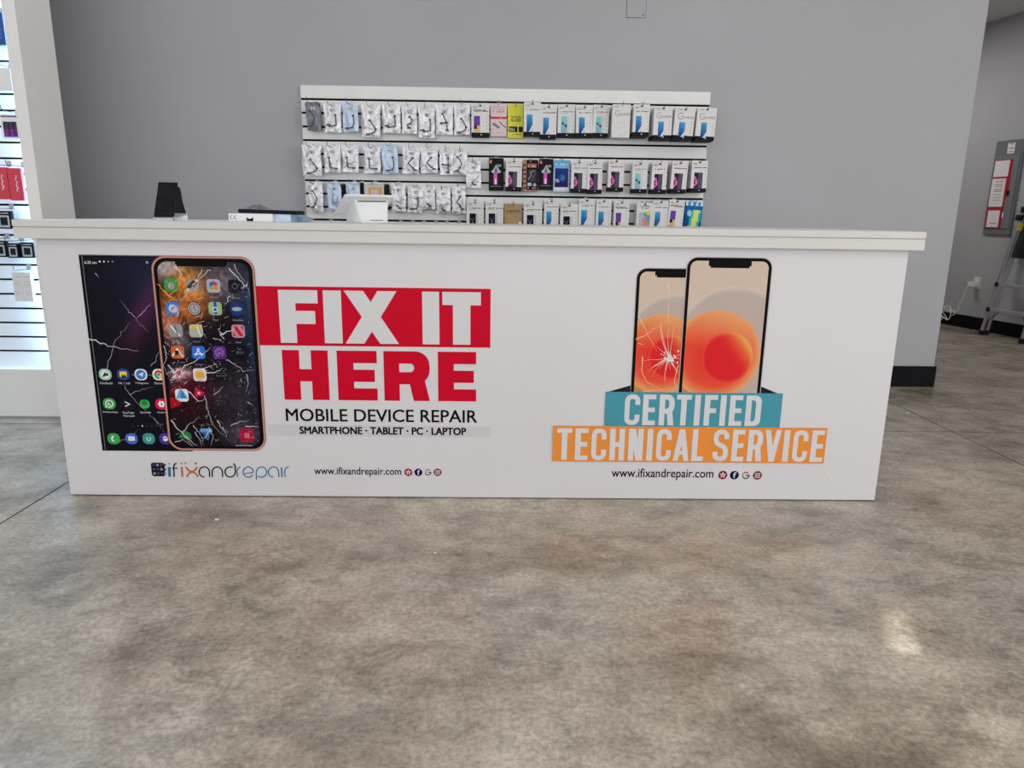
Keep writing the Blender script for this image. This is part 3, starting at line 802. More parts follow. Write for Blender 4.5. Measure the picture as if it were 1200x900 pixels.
for rn, rows in enumerate((B1, B2, B3)):
    for i, (a, b, t, bo, kind, n, roll, desc) in enumerate(rows):
        d = .012+T*n
        cx, zt, w, h = sizes(a, b, t, bo, YFc-d)
        mf = BOXM.get(kind, M_CARD); mb_ = mf if kind in ('yellow', 'kraft', 'pink', 'bluepic', 'rainbow', 'glass', 'diamond', 'copper') else M_BLKC
        me = box_mesh(w, h, T-.0015, mf, mb_)
        for k in range(n):
            o = bpy.data.objects.new('phone_carton', me); link(o)
            dx = 0 if k == 0 else rnd.uniform(-.0015, .0015)
            o.location = (cx+dx, YFc-d+T*(k+.5), zt-.012-(0 if k == 0 else rnd.uniform(0, .0015)))
            o.rotation_euler = (0, RAD(roll*(1-k*.12) if k < 8 else 0), 0)
            if k == 0:
                tag(o, desc, 'box', 'phone accessory cartons on the slatwall')
                f = bpy.data.objects.new('printed_front', box_front(kind, w, h, T)); link(f, o); f.location = (0, -(T-.0015)/2-.0001, 0)
            else:
                tag(o, 'carton %s behind the front one on the %s carton hook from left, %s row' % (ORD[k-1], ORD[i], ROWN[rn]), 'box', 'phone accessory cartons on the slatwall')
        hook(cx, zt-.012, max(.10, d+.02) if n < 8 else .165, 'wire hook through the %s stack of cartons, %s row' % (ORD[i], ROWN[rn]), 'slatwall hooks')
# pieces behind the terminal: orange-stickered card pack and dark packs
def simple_pack(px0, px1, pt, pb, d, m, lab, pic=None):
    cx, zt, w, h = sizes(px0, px1, pt, pb, YFc-d)
    o = MB().box(-w/2, w/2, -.005, .005, -h+.012, .002, m).box(-w/2, w/2, -.001, .001, .002, .012, m).build('accessory_pack', loc=(cx, YFc-d, zt-.012), bevel=.0008)
    tag(o, lab, 'package')
    if pic: f = pic(w, h); f.location = (0, -.0052, 0); f.parent = o
    hook(cx, zt-.012, .12, 'wire hook holding the '+' '.join(lab.split()[:5]), 'slatwall hooks')
    return o
def orange(w, h):
    P = Print(); P.rect(-w*.46, -h*.9, w*.46, .0, pr(205, 205, 205), 1); P.rect(-w*.3, -h*.62, w*.42, -h*.1, pr(225, 170, 90), 2); P.rect(-w*.15, -h*.52, w*.22, -h*.18, pr(215, 195, 205), 3)
    P.dashes(-w*.4, w*.4, -.0005, .004, pr(120, 118, 110), 2, 4)
    return P.build('sticker')
simple_pack(427, 449.5, 213.6, 248, .05, M_CARD, 'white pack with orange sticker above the white terminal', orange)
simple_pack(399.5, 405, 216, 246, .03, M_BLKC, 'narrow black pack between two pale blue pouches')
simple_pack(421.8, 426, 214, 246, .03, M_BLKC, 'narrow black pack left of the orange-stickered pack')
simple_pack(450.3, 456, 216, 246, .03, M_BLKC, 'narrow black pack right of the orange-stickered pack')
# the lowest hooks show just above the counter
for k, px in enumerate((366, 388, 409, 470, 484, 497, 511, 524, 538)):
    p = at(px, 259.5, YFc); hook(p.x, GZ[9]-.02, .15, '%s wire hook from the left in the lowest row, just above the countertop' % ORD[k], 'lowest slatwall hooks')

# ------------------------------------------------------------------ goods on the lit wall
YL = YS-.016
def left_pack(name, px0, px1, pt, pb, d, m, lab, pic=None, t=.02, roll=0):
    cx, zt, w, h = sizes(px0, px1, pt, pb, YL-d)
    o = MB().box(-w/2, w/2, -t/2, t/2, -h, 0, m).build(name, loc=(cx, YL-d, zt), bevel=.001); o.rotation_euler = (0, RAD(roll), 0)
    tag(o, lab, 'package')
    if pic:
        P = Print(); pic(P, w, h); P.build('printed_front', o, loc=(0, -t/2-.0001, 0))
    hk = hook(cx, zt+.012, .05+d, 'wire hook holding the '+' '.join(lab.split()[:6]), 'lit wall hooks', y=YL)
    return o
def pic_dark(P, w, h):
    for i in range(6): P.rect(-w*.4, -h*(.2+.12*i), w*.3, -h*(.16+.12*i), pr(90, 140, 190), 1)
def pic_purple(P, w, h):
    P.rect(-w*.45, -h*.12, w*.45, -h*.06, pr(120, 90, 150), 1)
    P.raster(-w*.38, -h*.92, w*.38, -h*.3, 8, 8, lambda x, z: pr(110+60*sin(x*240), 60, 140+50*cos(z*200)) if z < -h*.6 else pr(70, 60+30*sin(x*300), 80), 1)
def pic_red(P, w, h):
    P.line([(w*.05*sin(i*1.7)+w*.1, -h*(.22+.045*i)) for i in range(12)], w*.05, pr(250, 240, 240), 1)
    P.line([(w*.1*cos(i*2.1)+w*.1, -h*(.25+.06*i)) for i in range(8)], w*.03, pr(250, 240, 240), 1)
def pic_lines(P, w, h):
    P.line([(0, -h*.02), (0, -h*.98)], .0008, pr(160, 175, 190), 1)
    for sx in (-.25, .25):
        P.arc(w*sx, -h*.38, w*.11, 0, 360, .0012, pr(140, 150, 165), 1); P.arc(w*sx, -h*.72, w*.08, 20, 320, .0012, pr(140, 150, 165), 1)
        P.dashes(w*(sx-.18), w*(sx+.18), -h*.16, h*.02, pr(140, 150, 165), 1, 4)
def pic_gadget(P, w, h):
    P.rrect(-w*.36, -h*.92, w*.36, -h*.25, .004, pr(175, 185, 190), 1); P.rrect(-w*.24, -h*.8, w*.24, -h*.35, .003, pr(35, 42, 50), 2)
    P.dashes(-w*.4, w*.4, -h*.16, h*.06, pr(200, 210, 220), 1, 3)
left_pack('hanging_package', -16, 4, 15, 53, .05, M_NAVC, 'dark blue hanging package at the upper left edge', pic_dark)
left_pack('hanging_package', -6, 13, 80, 107, .06, M_WHTP, 'white hanging package above the purple-picture one', None)
left_pack('hanging_package', 1, 22, 134, 163, .06, M_WHTP, 'white package with purple picture on the lit wall', pic_purple)
left_pack('red_package', -8, 8.5, 196, 233.5, .07, M_REDBOX, 'red package with white script, left of two', pic_red)
left_pack('red_package', 9.2, 25, 197, 235, .07, M_REDBOX, 'red package with white script, right of two', pic_red)
left_pack('gadget_package', -4, 13.5, 247, 268, .06, M_BLKC, 'black gadget package at left of the countertop end', pic_gadget)
left_pack('gadget_package', -8, 8, 282, 301, .06, M_BLKC, 'black gadget package below countertop, leftmost', pic_gadget)
left_pack('gadget_package', 9, 22, 285, 302, .07, M_BLKC, 'black gadget package below countertop, middle', pic_gadget)
left_pack('gadget_package', 24, 40, 284, 302, .06, M_BLKC, 'black gadget package below countertop, nearest the counter', pic_gadget)
left_pack('hanging_package', 14.7, 36.5, 319, 352.7, .06, M_WHTP, 'white box with outline drawings, lowest on the lit wall', pic_lines)

# ------------------------------------------------------------------ the counter
YC = 2.5433; CL, CR, CH = -1.6011, 1.439, .945; TL, TR, TZ = -1.657, 1.4755, 1.008
DEP = .66
ct = empty('service_counter', ((CL+CR)/2, YC, 0)); tag(ct, 'long white service counter wrapped in printed vinyl graphics', 'counter')
def inct(o): o.parent = ct; o.matrix_parent_inverse = Matrix.Translation((-(CL+CR)/2, -YC, 0)); return o
inct(MB().box(CL, CR, YC, YC+.02, .004, CH, M_VINYL).build('front_panel', bevel=.001))
inct(MB().box(CL, CL+.02, YC+.02, YC+DEP, 0, CH, M_VINYL).build('side_panel'))
inct(MB().box(CR-.02, CR, YC+.02, YC+DEP, 0, CH, M_VINYL).build('side_panel'))
inct(MB().box(CL+.02, CR-.02, YC+.3, YC+.32, .1, .93, M_WHTP).build('inner_panel'))
inct(MB().box(CL+.02, CR-.02, YC+.02, YC+DEP-.05, .50, .52, M_WHTP).build('shelf'))
inct(MB().box(TL, TR, YC-.03, YC+DEP+.02, CH, TZ-.0255, M_TOP).build('apron', bevel=.0015))
inct(MB().box(TL, TR, YC-.0315, YC+DEP+.02, TZ-.0235, TZ, M_TOP).build('countertop', bevel=.002))
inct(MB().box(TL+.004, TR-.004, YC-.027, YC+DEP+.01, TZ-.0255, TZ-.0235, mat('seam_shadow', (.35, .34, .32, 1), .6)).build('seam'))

def P2(px, py): v = at(px, py, YC); return v.x, v.z
def rc(px0, py0, px1, py1):
    ym = (py0+py1)/2; xm = (px0+px1)/2
    return P2(px0, ym)[0], P2(xm, py1)[1], P2(px1, ym)[0], P2(xm, py0)[1]
MPP = P2(601, 440)[0]-P2(600, 440)[0]                   # metres per photo pixel near the middle
def art(P, name, label): 
    o = P.build(name, loc=(0, YC-.0002, 0), label=label); return inct(o)
RED = pr(196, 0, 42); WHT = (.67, .655, .665, 1); BLK = pr(22, 20, 24)
# --- left phone (dark, square cornered)
G = Print()
gx0, gz0 = P2(118, 528); gx0 = (P2(91.5, 298)[0]+P2(120.5, 528)[0])/2; gz1 = P2(120, 298.5)[1]; gx1 = P2(214, 400)[0]
G.rect(gx0, gz0, gx1, gz1, pr(14, 13, 16), 1)
G.rect(gx0+.010, gz0+.004, gx0+.0125, gz1-.004, pr(120, 118, 125), 3)
G.rect(gx0, gz1-.003, gx1, gz1, pr(110, 108, 114), 3)
def gal(x, z):
    u = (x-gx0)/(gx1-gx0); v = (gz1-z)/(gz1-gz0)
    s = math.exp(-((u*.9+v*1.0-.83)/.13)**2)*math.exp(-((v-.30)/.22)**2)*min(1, max(0, u*2.2-.15))
    b = math.exp(-((u-.7)/.4)**2-((v-.08)/.2)**2)
    return pr(22+46*s+6*b, 20+10*s+12*b, 29+26*s+24*b)
G.raster(gx0+.013, gz0+.004, gx1, gz1-.008, 60, 110, gal, 2)
fc = pr(232, 232, 236)
x, z = P2(99, 307); G.text('6:20 am', x, z-.006, x+.042, z+.004, fc, 4)
for k, px in enumerate((117, 122, 127, 132)): q = P2(px, 306.5); G.disc(q[0], q[1], .0035-.0006*k, fc, 4, 8)
q = P2(172.5, 307.5); G.disc(q[0], q[1], .005, pr(120, 150, 190), 4, 8)
def app(P, px, py, r, col, round_=True, L=4):
    x, z = P2(px, py)
    if round_: P.rrect(x-r, z-r*.93, x+r, z+r*.93, r*.8, col, L)
    else: P.rrect(x-r, z-r, x+r, z+r, r*.45, col, L)
    return x, z
ri = .0225
def cap(P, s, x, z, w, L=4, h=.008): P.text(s, x-w/2, z-.036, x+w/2, z-.036+h, pr(215, 215, 220), L)
x, z = app(G, 123.5, 438.7, ri, pr(150, 205, 175)); G.disc(x, z, .015, pr(225, 240, 230), 5); G.poly([(x-.012, z-.010), (x, z+.010), (x+.002, z-.006)], pr(30, 50, 50), 6); G.disc(x+.006, z, .006, pr(40, 80, 70), 6, 10); cap(G, 'Clinbuds', x, z, .046)
x, z = app(G, 144.6, 438.7, ri, pr(45, 75, 140)); G.rrect(x-.013, z-.010, x+.013, z+.011, .004, pr(240, 200, 60), 5); G.rect(x-.007, z-.012, x+.010, z-.002, pr(60, 60, 50), 6); cap(G, 'Hi / cal', x, z, .040)
x, z = app(G, 165.3, 438.9, ri, pr(235, 238, 242)); G.disc(x, z, .0175, pr(45, 125, 195), 5); G.poly([(x-.010, z), (x+.010, z+.009), (x+.005, z-.009), (x-.001, z-.003)], fc, 6); cap(G, 'Telegram', x, z, .048)
x, z = app(G, 186.2, 438.9, ri, pr(235, 238, 242))
for a, c in ((30, (205, 60, 55)), (150, (60, 150, 80)), (270, (235, 190, 60))):
    G.poly([(x, z)]+[(x+.0165*cos(RAD(a+t)), z+.0165*sin(RAD(a+t))) for t in range(0, 121, 20)], pr(*c), 5)
G.disc(x, z, .0075, fc, 6); G.disc(x, z, .0055, pr(60, 115, 200), 7); cap(G, 'Chrome', x, z, .038)
x, z = app(G, 128.3, 473, ri, pr(60, 165, 75)); G.arc(x, z, .013, -110, 220, .0035, fc, 5); G.poly([(x-.015, z-.015), (x-.012, z-.005), (x-.005, z-.012)], fc, 5); G.arc(x+.002, z+.001, .006, 130, 310, .004, fc, 6, 8); cap(G, 'WhatsApp', x, z, .056)
x, z = app(G, 149.4, 473.5, ri, pr(30, 27, 36)); G.line([(x-.008, z+.009), (x+.008, z), (x-.008, z-.009)], .0035, fc, 5); cap(G, 'YouTube', x, z, .042); G.text('Vanced', x-.020, z-.048, x+.020, z-.040, pr(215, 215, 220), 4)
x, z = app(G, 169.8, 473.5, .018, pr(60, 175, 85))
for k in range(3): G.arc(x, z-.018+.006*k, .018, 60, 120, .003, pr(20, 30, 24), 5, 6)
cap(G, 'Spotify', x, z, .040)
x, z = app(G, 189.5, 473.5, ri, pr(210, 35, 80))
for k in range(6): G.disc(x+.008*cos(k*pi/3), z+.008*sin(k*pi/3), .005, fc, 5, 8)
cap(G, 'Gallery', x, z, .036)
for k, px in enumerate((156, 161.5, 167, 172.5, 178, 183.5, 189)): q = P2(px, 499); G.disc(q[0], q[1], .0028 if k == 2 else .0017, fc if k == 2 else pr(110, 110, 116), 4, 8)
x, z = app(G, 133.4, 514, ri, pr(65, 165, 85)); G.arc(x+.004, z, .010, 110, 250, .006, fc, 5, 8)
x, z = app(G, 154.4, 514, ri, pr(65, 105, 190)); G.rrect(x-.012, z-.008, x+.012, z+.009, .004, fc, 5); [G.disc(x+k*.006, z, .0018, pr(65, 105, 190), 6, 6) for k in (-1, 0, 1)]
x, z = app(G, 174.5, 514, ri, pr(60, 150, 140)); G.arc(x, z, .007, 120, 420, .003, fc, 5)
x, z = app(G, 194, 514, ri, pr(75, 60, 145)); G.disc(x, z, .010, fc, 5, 10); G.line([(x-.01, z), (x+.01, z+.004)], .003, pr(75, 60, 145), 6)
def crack(P, pts, w=.0022, col=None, L=9, jit=.004, seed=0):
    r = random.Random(seed); o = []
    for a, b in zip(pts[:-1], pts[1:]):
        for k in range(5):
            t = k/5; o.append((a[0]+(b[0]-a[0])*t+r.uniform(-jit, jit), a[1]+(b[1]-a[1])*t+r.uniform(-jit, jit)))
    o.append(pts[-1]); P.line(o, w, col or pr(170, 165, 175), L, taper=True)
pxl = lambda *a: [P2(a[i], a[i+1]) for i in range(0, len(a), 2)]
crack(G, pxl(159.5, 373, 150, 363, 140, 350), seed=1); crack(G, pxl(159.5, 374, 170, 363, 178, 355), .003, seed=2); crack(G, pxl(160, 374, 167, 382, 175, 390), .0012, seed=3)
crack(G, pxl(104, 396, 117, 401, 128, 406, 163, 411), .005, pr(190, 190, 195), seed=4); crack(G, pxl(124, 437, 130, 415, 138, 395, 147, 386, 154, 378), .0018, seed=5)
crack(G, pxl(146, 452, 153, 463, 166, 477, 180, 489, 193, 508), .0018, seed=6); crack(G, pxl(152, 461, 165, 457, 180, 453), .002, seed=7); crack(G, pxl(178, 430, 184, 418, 188, 412), .0025, seed=8)
crack(G, pxl(141, 518, 150, 511, 165, 503), .0014, seed=9); crack(G, pxl(112, 320, 116, 325), .004, seed=10, jit=.001); crack(G, pxl(180, 490, 186, 496, 192, 498), .002, seed=11)
crack(G, pxl(155, 439, 176, 440, 186, 438), .0016, seed=12)
art(G, 'phone_picture', 'printed picture of a dark cracked phone with app icons')
# --- rose gold cracked phone
G = Print()
ix0 = (P2(176, 312)[0]+P2(198.5, 515)[0])/2; ix1 = (P2(298, 312)[0]+P2(312.5, 515)[0])/2; iz1 = P2(237, 300)[1]; iz0 = P2(257, 528)[1]
G.rrect(ix0, iz0, ix1, iz1, .050, pr(120, 78, 70), 6, 8)
G.rrect(ix0+.0015, iz0+.0015, ix1-.0015, iz1-.0015, .049, pr(190, 138, 122), 7, 8)
G.rrect(ix0+.008, iz0+.008, ix1-.008, iz1-.008, .043, pr(12, 11, 14), 8, 8)
nx0, _, nx1, _ = rc(205, 303, 266, 313)
nz = iz1-.040
sx0, sx1, sz0, sz1 = ix0+.021, ix1-.021, iz0+.019, iz1-.020
def inv(x, z):                # world -> unit coordinates of the screen
    return (x-sx0)/(sx1-sx0), (sz1-z)/(sz1-sz0)
blobs = [(.10, .03, .22, .06, (165, 155, 155), 1), (.34, .13, .20, .10, (225, 140, 45), 1), (.30, .24, .22, .07, (190, 100, 40), .95), (.08, .32, .13, .09, (205, 120, 95), .9), (.10, .22, .12, .09, (150, 85, 35), .8),
 (.72, .10, .22, .10, (105, 96, 108), .9), (.97, .2, .12, .16, (52, 68, 92), .8), (.98, .5, .08, .3, (34, 46, 74), .8), (.18, .60, .14, .035, (225, 190, 195), .9), (.30, .66, .22, .08, (90, 16, 32), .7),
 (.08, .69, .12, .04, (150, 24, 36), .9), (.25, .80, .3, .1, (48, 18, 22), .8), (.80, .72, .25, .16, (52, 44, 56), .8), (.82, .93, .22, .07, (84, 76, 90), .8), (.55, .72, .12, .05, (60, 45, 55), .6), (.20, .42, .1, .05, (120, 110, 115), .7)]
rn2 = random.Random(8)
rr_ = .036
def iph(x, z):
    for cx, cz, sx, sz in ((sx0+rr_, sz1-rr_, -1, 1), (sx1-rr_, sz1-rr_, 1, 1), (sx0+rr_, sz0+rr_, -1, -1), (sx1-rr_, sz0+rr_, 1, -1)):
        if (x-cx)*sx > 0 and (z-cz)*sz > 0 and math.hypot(x-cx, z-cz) > rr_: return None
    if nx0 < x < nx1 and z > nz+.005*(1 if nx0+.005 < x < nx1-.005 else 2): return None
    u, v = inv(x, z); c = [22, 20, 26]
    n = MN.noise(Vector((u*7, v*14, 1)))*.35; n2 = MN.noise(Vector((u*22, v*40, 4)))
    for bx, bz, rx, rz, col, k in blobs:
        w = k*math.exp(-((u-bx+n*.12)/rx)**2-((v-bz+n*.08)/rz)**2); w = min(1, w*1.15)
        c = [a*(1-w)+b*w for a, b in zip(c, col)]
    f = 1+.35*n2
    return pr(*[max(0, min(255, a*f)) for a in c])
G.raster(sx0, sz0, sx1, sz1, 130, 250, iph, 9)
def ap2(px, py, col, r=.0235, L=10): return app(G, px, py, r, col, False, L)
x, z = ap2(201, 333.5, pr(70, 150, 70)); G.disc(x, z-.004, .012, pr(150, 150, 150), 11)
x, z = ap2(225.5, 334.5, pr(150, 148, 150)); G.line([(x-.02, z-.02), (x+.02, z+.02)], .006, pr(225, 225, 225), 11); G.poly([(x-.02, z-.005), (x+.005, z+.02), (x+.02, z+.01), (x-.005, z-.015)], pr(60, 58, 62), 11)
x, z = ap2(250.5, 335, pr(178, 170, 178))
for k, c in enumerate(((225, 150, 50), (190, 60, 60), (140, 60, 140), (70, 90, 190), (70, 150, 170), (110, 180, 80), (200, 200, 70), (230, 120, 60))):
    G.disc(x+.010*cos(k*pi/4), z+.010*sin(k*pi/4), .0068, pr(*c), 11+k % 2, 10)
x, z = ap2(275.5, 335.5, pr(30, 28, 34)); G.disc(x, z, .011, pr(80, 76, 84), 11); G.disc(x, z, .006, pr(12, 12, 16), 12)
x, z = ap2(203, 361.5, pr(60, 120, 200)); G.disc(x, z, .015, pr(190, 205, 225), 11); G.poly([(x-.012, z-.012), (x+.012, z+.008), (x-.002, z+.004)], pr(50, 70, 140), 12)
x, z = P2(228, 361.5); G.disc(x, z, .0255, pr(18, 16, 20), 10); G.disc(x, z, .0225, pr(165, 165, 165), 11); G.arc(x, z, .017, 0, 360, .002, pr(70, 70, 74), 12); G.line([(x, z+.012), (x, z), (x+.008, z-.008)], .002, pr(60, 30, 40), 12)
x, z = ap2(252.5, 361.5, pr(150, 180, 120)); G.poly([(x-.0235, z-.012), (x-.004, z-.0235), (x-.02, z-.02)], pr(180, 80, 170), 11); G.rect(x-.004, z-.02, x+.006, z+.023, pr(50, 80, 190), 11); G.disc(x, z-.003, .009, pr(235, 240, 250), 12); G.disc(x, z-.003, .006, pr(40, 70, 180), 13)
x, z = P2(278, 362); G.disc(x, z, .0245, pr(28, 56, 130), 10); G.disc(x, z, .017, pr(190, 170, 90), 11, 16, .007); G.disc(x-.004, z-.003, .012, pr(120, 190, 220), 12, 12, .004)
x, z = ap2(206.5, 387, pr(150, 148, 152)); G.line([(x-.018, z+.018), (x-.002, z-.004), (x+.014, z-.02)], .005, pr(225, 225, 228), 11); G.line([(x-.004, z+.02), (x+.006, z-.018)], .003, pr(60, 60, 64), 12)
x, z = ap2(230, 387.5, pr(175, 172, 165)); G.rect(x-.02, z+.008, x+.02, z+.020, pr(215, 190, 50), 11); G.line([(x+.005, z+.02), (x+.012, z-.01), (x+.02, z-.02)], .004, pr(235, 235, 225), 12)
x, z = ap2(279.5, 388, pr(185, 140, 150)); G.poly([(x-.018, z+.018), (x-.004, z+.018), (x+.018, z-.018), (x+.004, z-.018)], pr(190, 30, 55), 11); G.poly([(x-.018, z-.018), (x-.008, z-.018), (x-.018, z-.002)], pr(190, 30, 55), 11); G.poly([(x+.018, z+.018), (x+.008, z+.018), (x+.018, z+.002)], pr(190, 30, 55), 11)
x, z = ap2(208.5, 412.5, pr(205, 95, 45)); G.line([(x-.02, z-.015), (x, z+.012), (x+.018, z-.018)], .006, pr(230, 215, 205), 11); G.rect(x-.01, z-.01, x+.004, z+.006, pr(20, 20, 20), 12)
x, z = ap2(233, 413, pr(45, 115, 205)); G.line([(x-.013, z-.012), (x+.004, z+.015)], .004, fc, 11); G.line([(x+.013, z-.012), (x-.004, z+.015)], .004, fc, 11); G.line([(x-.016, z-.005), (x+.016, z-.005)], .004, fc, 11)
x, z = ap2(257.5, 413, pr(92, 45, 130)); G.arc(x, z, .015, -60, 240, .002, pr(165, 120, 195), 11); G.arc(x, z, .010, -60, 240, .002, pr(165, 120, 195), 11); G.disc(x, z-.002, .004, pr(180, 140, 205), 11, 8)
x, z = ap2(282, 413, pr(18, 17, 21)); G.text('tv', x-.004, z-.006, x+.014, z+.006, pr(95, 92, 98), 11); G.disc(x-.010, z, .006, pr(85, 82, 88), 11, 8)
x, z = P2(209.5, 438.5)
r3 = random.Random(4)
for k in range(46):
    a = r3.uniform(0, 2*pi); d = r3.uniform(.008, .034); G.poly([(x+d*cos(a), z+d*.8*sin(a)), (x+(d*.5)*cos(a+.5), z+d*.4*sin(a+.5)), (x+d*.3*cos(a-.6), z+d*.3*sin(a-.6))], pr(*r3.choice([(235, 225, 230), (245, 240, 240), (200, 120, 140), (215, 205, 210)])), 10+k % 3)
G.disc(x+.002, z+.008, .009, pr(205, 50, 90), 13, 8)
x, z = ap2(234.5, 439, pr(225, 215, 205)); G.disc(x, z, .020, pr(200, 190, 185), 11); G.rect(x-.012, z-.010, x+.013, z+.011, pr(235, 165, 40), 12)
x, z = ap2(259.5, 439, pr(26, 22, 24)); G.rect(x-.018, z-.006, x+.018, z-.002, pr(90, 82, 86), 11); G.rect(x-.018, z+.004, x+.018, z+.007, pr(75, 70, 74), 11)
x, z = ap2(213.5, 463, pr(215, 225, 235)); G.poly([(x-.022, z-.012), (x+.022, z-.012), (x+.002, z+.022), (x-.006, z+.022)], pr(95, 160, 210), 11); G.poly([(x-.004, z-.01), (x+.014, z-.01), (x+.002, z+.02)], pr(50, 115, 175), 12)
x, z = P2(233.5, 460.5); G.poly([(x-.018, z-.014), (x+.012, z-.010), (x+.022, z+.002), (x+.004, z+.012), (x-.012, z+.020)], pr(195, 25, 65), 10); G.disc(x, z, .006, pr(240, 160, 180), 11, 8)
x, z = P2(206.5, 472.5); G.poly([(x-.020, z-.020), (x+.012, z-.008), (x+.022, z+.002), (x, z+.02), (x-.02, z+.022)], pr(165, 20, 32), 10)
x, z = P2(218, 509); G.poly([(x-.028, z-.012), (x+.022, z-.016), (x+.018, z+.004), (x-.006, z+.018), (x-.014, z+.008)], pr(50, 125, 55), 10)
x, z = P2(242, 505.5); G.rrect(x-.022, z-.004, x+.022, z+.012, .006, pr(90, 160, 215), 10); G.poly([(x-.014, z), (x+.016, z), (x+.006, z-.034), (x-.002, z-.03)], pr(60, 110, 170), 10)
x, z = ap2(289.5, 510, pr(165, 25, 55), .026); G.text('88', x-.008, z-.010, x+.010, z+.010, pr(225, 140, 155), 11)
capc = pr(170, 168, 172)
for px, py, s, w in ((251, 348, 'Photos', .028), (276, 349, 'Camera', .03), (253, 375, 'Maps', .02), (278.5, 375, 'Weather', .034), (206, 400, 'Home', .024), (231, 400, 'Notes', .024), (280, 401, 'News', .02), (233, 427, 'App Store', .026)):
    x, z = P2(px, py); G.text(s, x-w/2, z-.003, x+w/2, z+.003, capc, 11)
x, z = P2(288, 522.5); G.dashes(x-.035, x+.03, z, .004, capc, 11, 6)
cw = pr(205, 200, 206)
L_ = 14
for k, a in enumerate([(205, 312, 214, 322, 205, 330), (238, 316, 228, 334, 214, 350, 208, 360), (247, 316, 236, 324, 229, 340, 222, 348), (268, 315, 280, 325, 288, 336, 291, 330), (275, 310, 281, 322, 287, 331),
  (283, 338, 290, 333, 293, 348), (270, 346, 265, 356), (263, 398, 257, 388, 259, 380), (263, 392, 255, 385), (258, 392, 272, 387, 276, 383), (250, 396, 258, 398, 262, 402), (186, 332, 196, 345, 204, 352, 214, 353),
  (192, 340, 203, 350, 213, 352), (236, 380, 238, 390, 243, 396), (192, 405, 196, 418, 192, 430, 199, 442), (197, 428, 205, 436, 218, 428, 230, 422, 240, 414, 248, 406), (200, 446, 215, 441, 224, 437), (265, 421, 275, 426, 286, 435, 299, 433),
  (242, 436, 254, 436, 262, 431), (290, 438, 292, 450, 288, 460), (238, 432, 254, 426), (222, 458, 232, 470, 240, 468), (240, 462, 243, 476, 247, 490, 252, 501, 266, 513), (252, 425, 256, 431), (201, 492, 214, 507, 226, 522), (214, 507, 222, 498, 234, 488),
  (226, 498, 234, 506, 240, 522), (217, 510, 232, 522), (205, 517, 215, 515, 228, 523), (246, 500, 250, 510, 248, 522), (255, 492, 262, 504), (262, 500, 266, 512), (270, 498, 282, 493, 293, 492), (288, 500, 303, 499), (290, 471, 298, 475), (252, 463, 263, 452), (246, 504, 240, 514), (230, 506, 237, 523)]):
    crack(G, pxl(*a), .0024 if k % 3 else .0042, cw if k not in (11, 12) else pr(230, 160, 80), L_+k % 3, .003, k+20)
r4 = random.Random(11)
for k in range(260):
    u, v = r4.random(), r4.random()
    if .3 < v < .35: continue
    x = sx0+.01+(sx1-sx0-.02)*u; z = sz1-.05-(sz1-sz0-.07)*v; a = r4.uniform(0, pi); l = r4.uniform(.002, .009)
    g_ = r4.randint(80, 200); G.line([(x-l*cos(a), z-l*sin(a)), (x, z+.001), (x+l*cos(a), z+l*sin(a))], .0011, pr(g_, g_, g_+3), 17)
for k in range(60):
    u, v = r4.uniform(.0, .3), r4.uniform(.25, .68)
    x = sx0+.004+(sx1-sx0-.02)*u; z = sz1-(sz1-sz0)*v; a = r4.uniform(0, pi); l = r4.uniform(.003, .012)
    g_ = r4.randint(140, 225); G.line([(x-l*cos(a), z-l*sin(a)), (x, z+.002), (x+l*cos(a), z+l*sin(a))], .0014, pr(g_, g_*.93, g_*.9), 17)
for k in range(26):
    u, v = r4.uniform(.05, .45), r4.uniform(.10, .32)
    x = sx0+(sx1-sx0)*u; z = sz1-(sz1-sz0)*v; a = r4.uniform(.3, 1.4); l = r4.uniform(.006, .02)
    G.line([(x-l*cos(a), z-l*sin(a)), (x, z+.002), (x+l*cos(a), z+l*sin(a))], .0018, pr(*r4.choice([(235, 170, 80), (225, 130, 60), (90, 45, 20), (240, 190, 130)])), 16)
for sx_, py in ((ix0, 322), (ix1-.007, 324), (ix0, 508), (ix1-.007, 508)):
    zz = P2(240, py)[1]; G.rect(sx_, zz-.0014, sx_+.007, zz, pr(60, 35, 32), 8)
art(G, 'phone_picture', 'printed picture of a rose gold phone with shattered screen')
# --- FIX IT HERE lettering
G = Print()
x0, z0, x1, z1 = rc(303, 336.8, 574.8, 406); G.rect(x0-.01, z0, x1, z1, RED, 2)
def bl(ch, px0, py0, px1, py1, col, st, b, L=3):
    x0, z0, x1, z1 = rc(px0, py0, px1, py1); block(G, ch, x0, z0, x1, z1, col, L, st*MPP, b*MPP)
ZT, ZB_ = P2(440, 341)[1], P2(440, 402.8)[1]
def blz(ch, px0, px1, zt, zb, pm, col, st, b, L=3):
    xa = P2(px0, pm)[0]; xb = P2(px1, pm)[0]; block(G, ch, xa, zb, xb, zt, col, L, st*MPP, b*MPP)
for ch, a, b_, st in (('F', 327.5, 373.2, 19), ('I', 379.5, 400.6, 21), ('X', 404, 467, 20), ('I', 495, 514.8, 20), ('T', 518.5, 563.5, 20)): blz(ch, a, b_, ZT, ZB_, 372, WHT, st, 15)
art(G, 'lettering', 'white letters FIX IT on a red band')
G = Print(); ZT, ZB_ = P2(444, 411.3)[1], P2(444, 469.3)[1]
for ch, a, b_, st in (('H', 332, 385.2, 19.5), ('E', 395.6, 442, 19), ('R', 450, 503.5, 18), ('E', 513.3, 558, 18.5)): blz(ch, a, b_, ZT, ZB_, 440, RED, st, 14.5)
art(G, 'lettering', 'red block letters HERE')
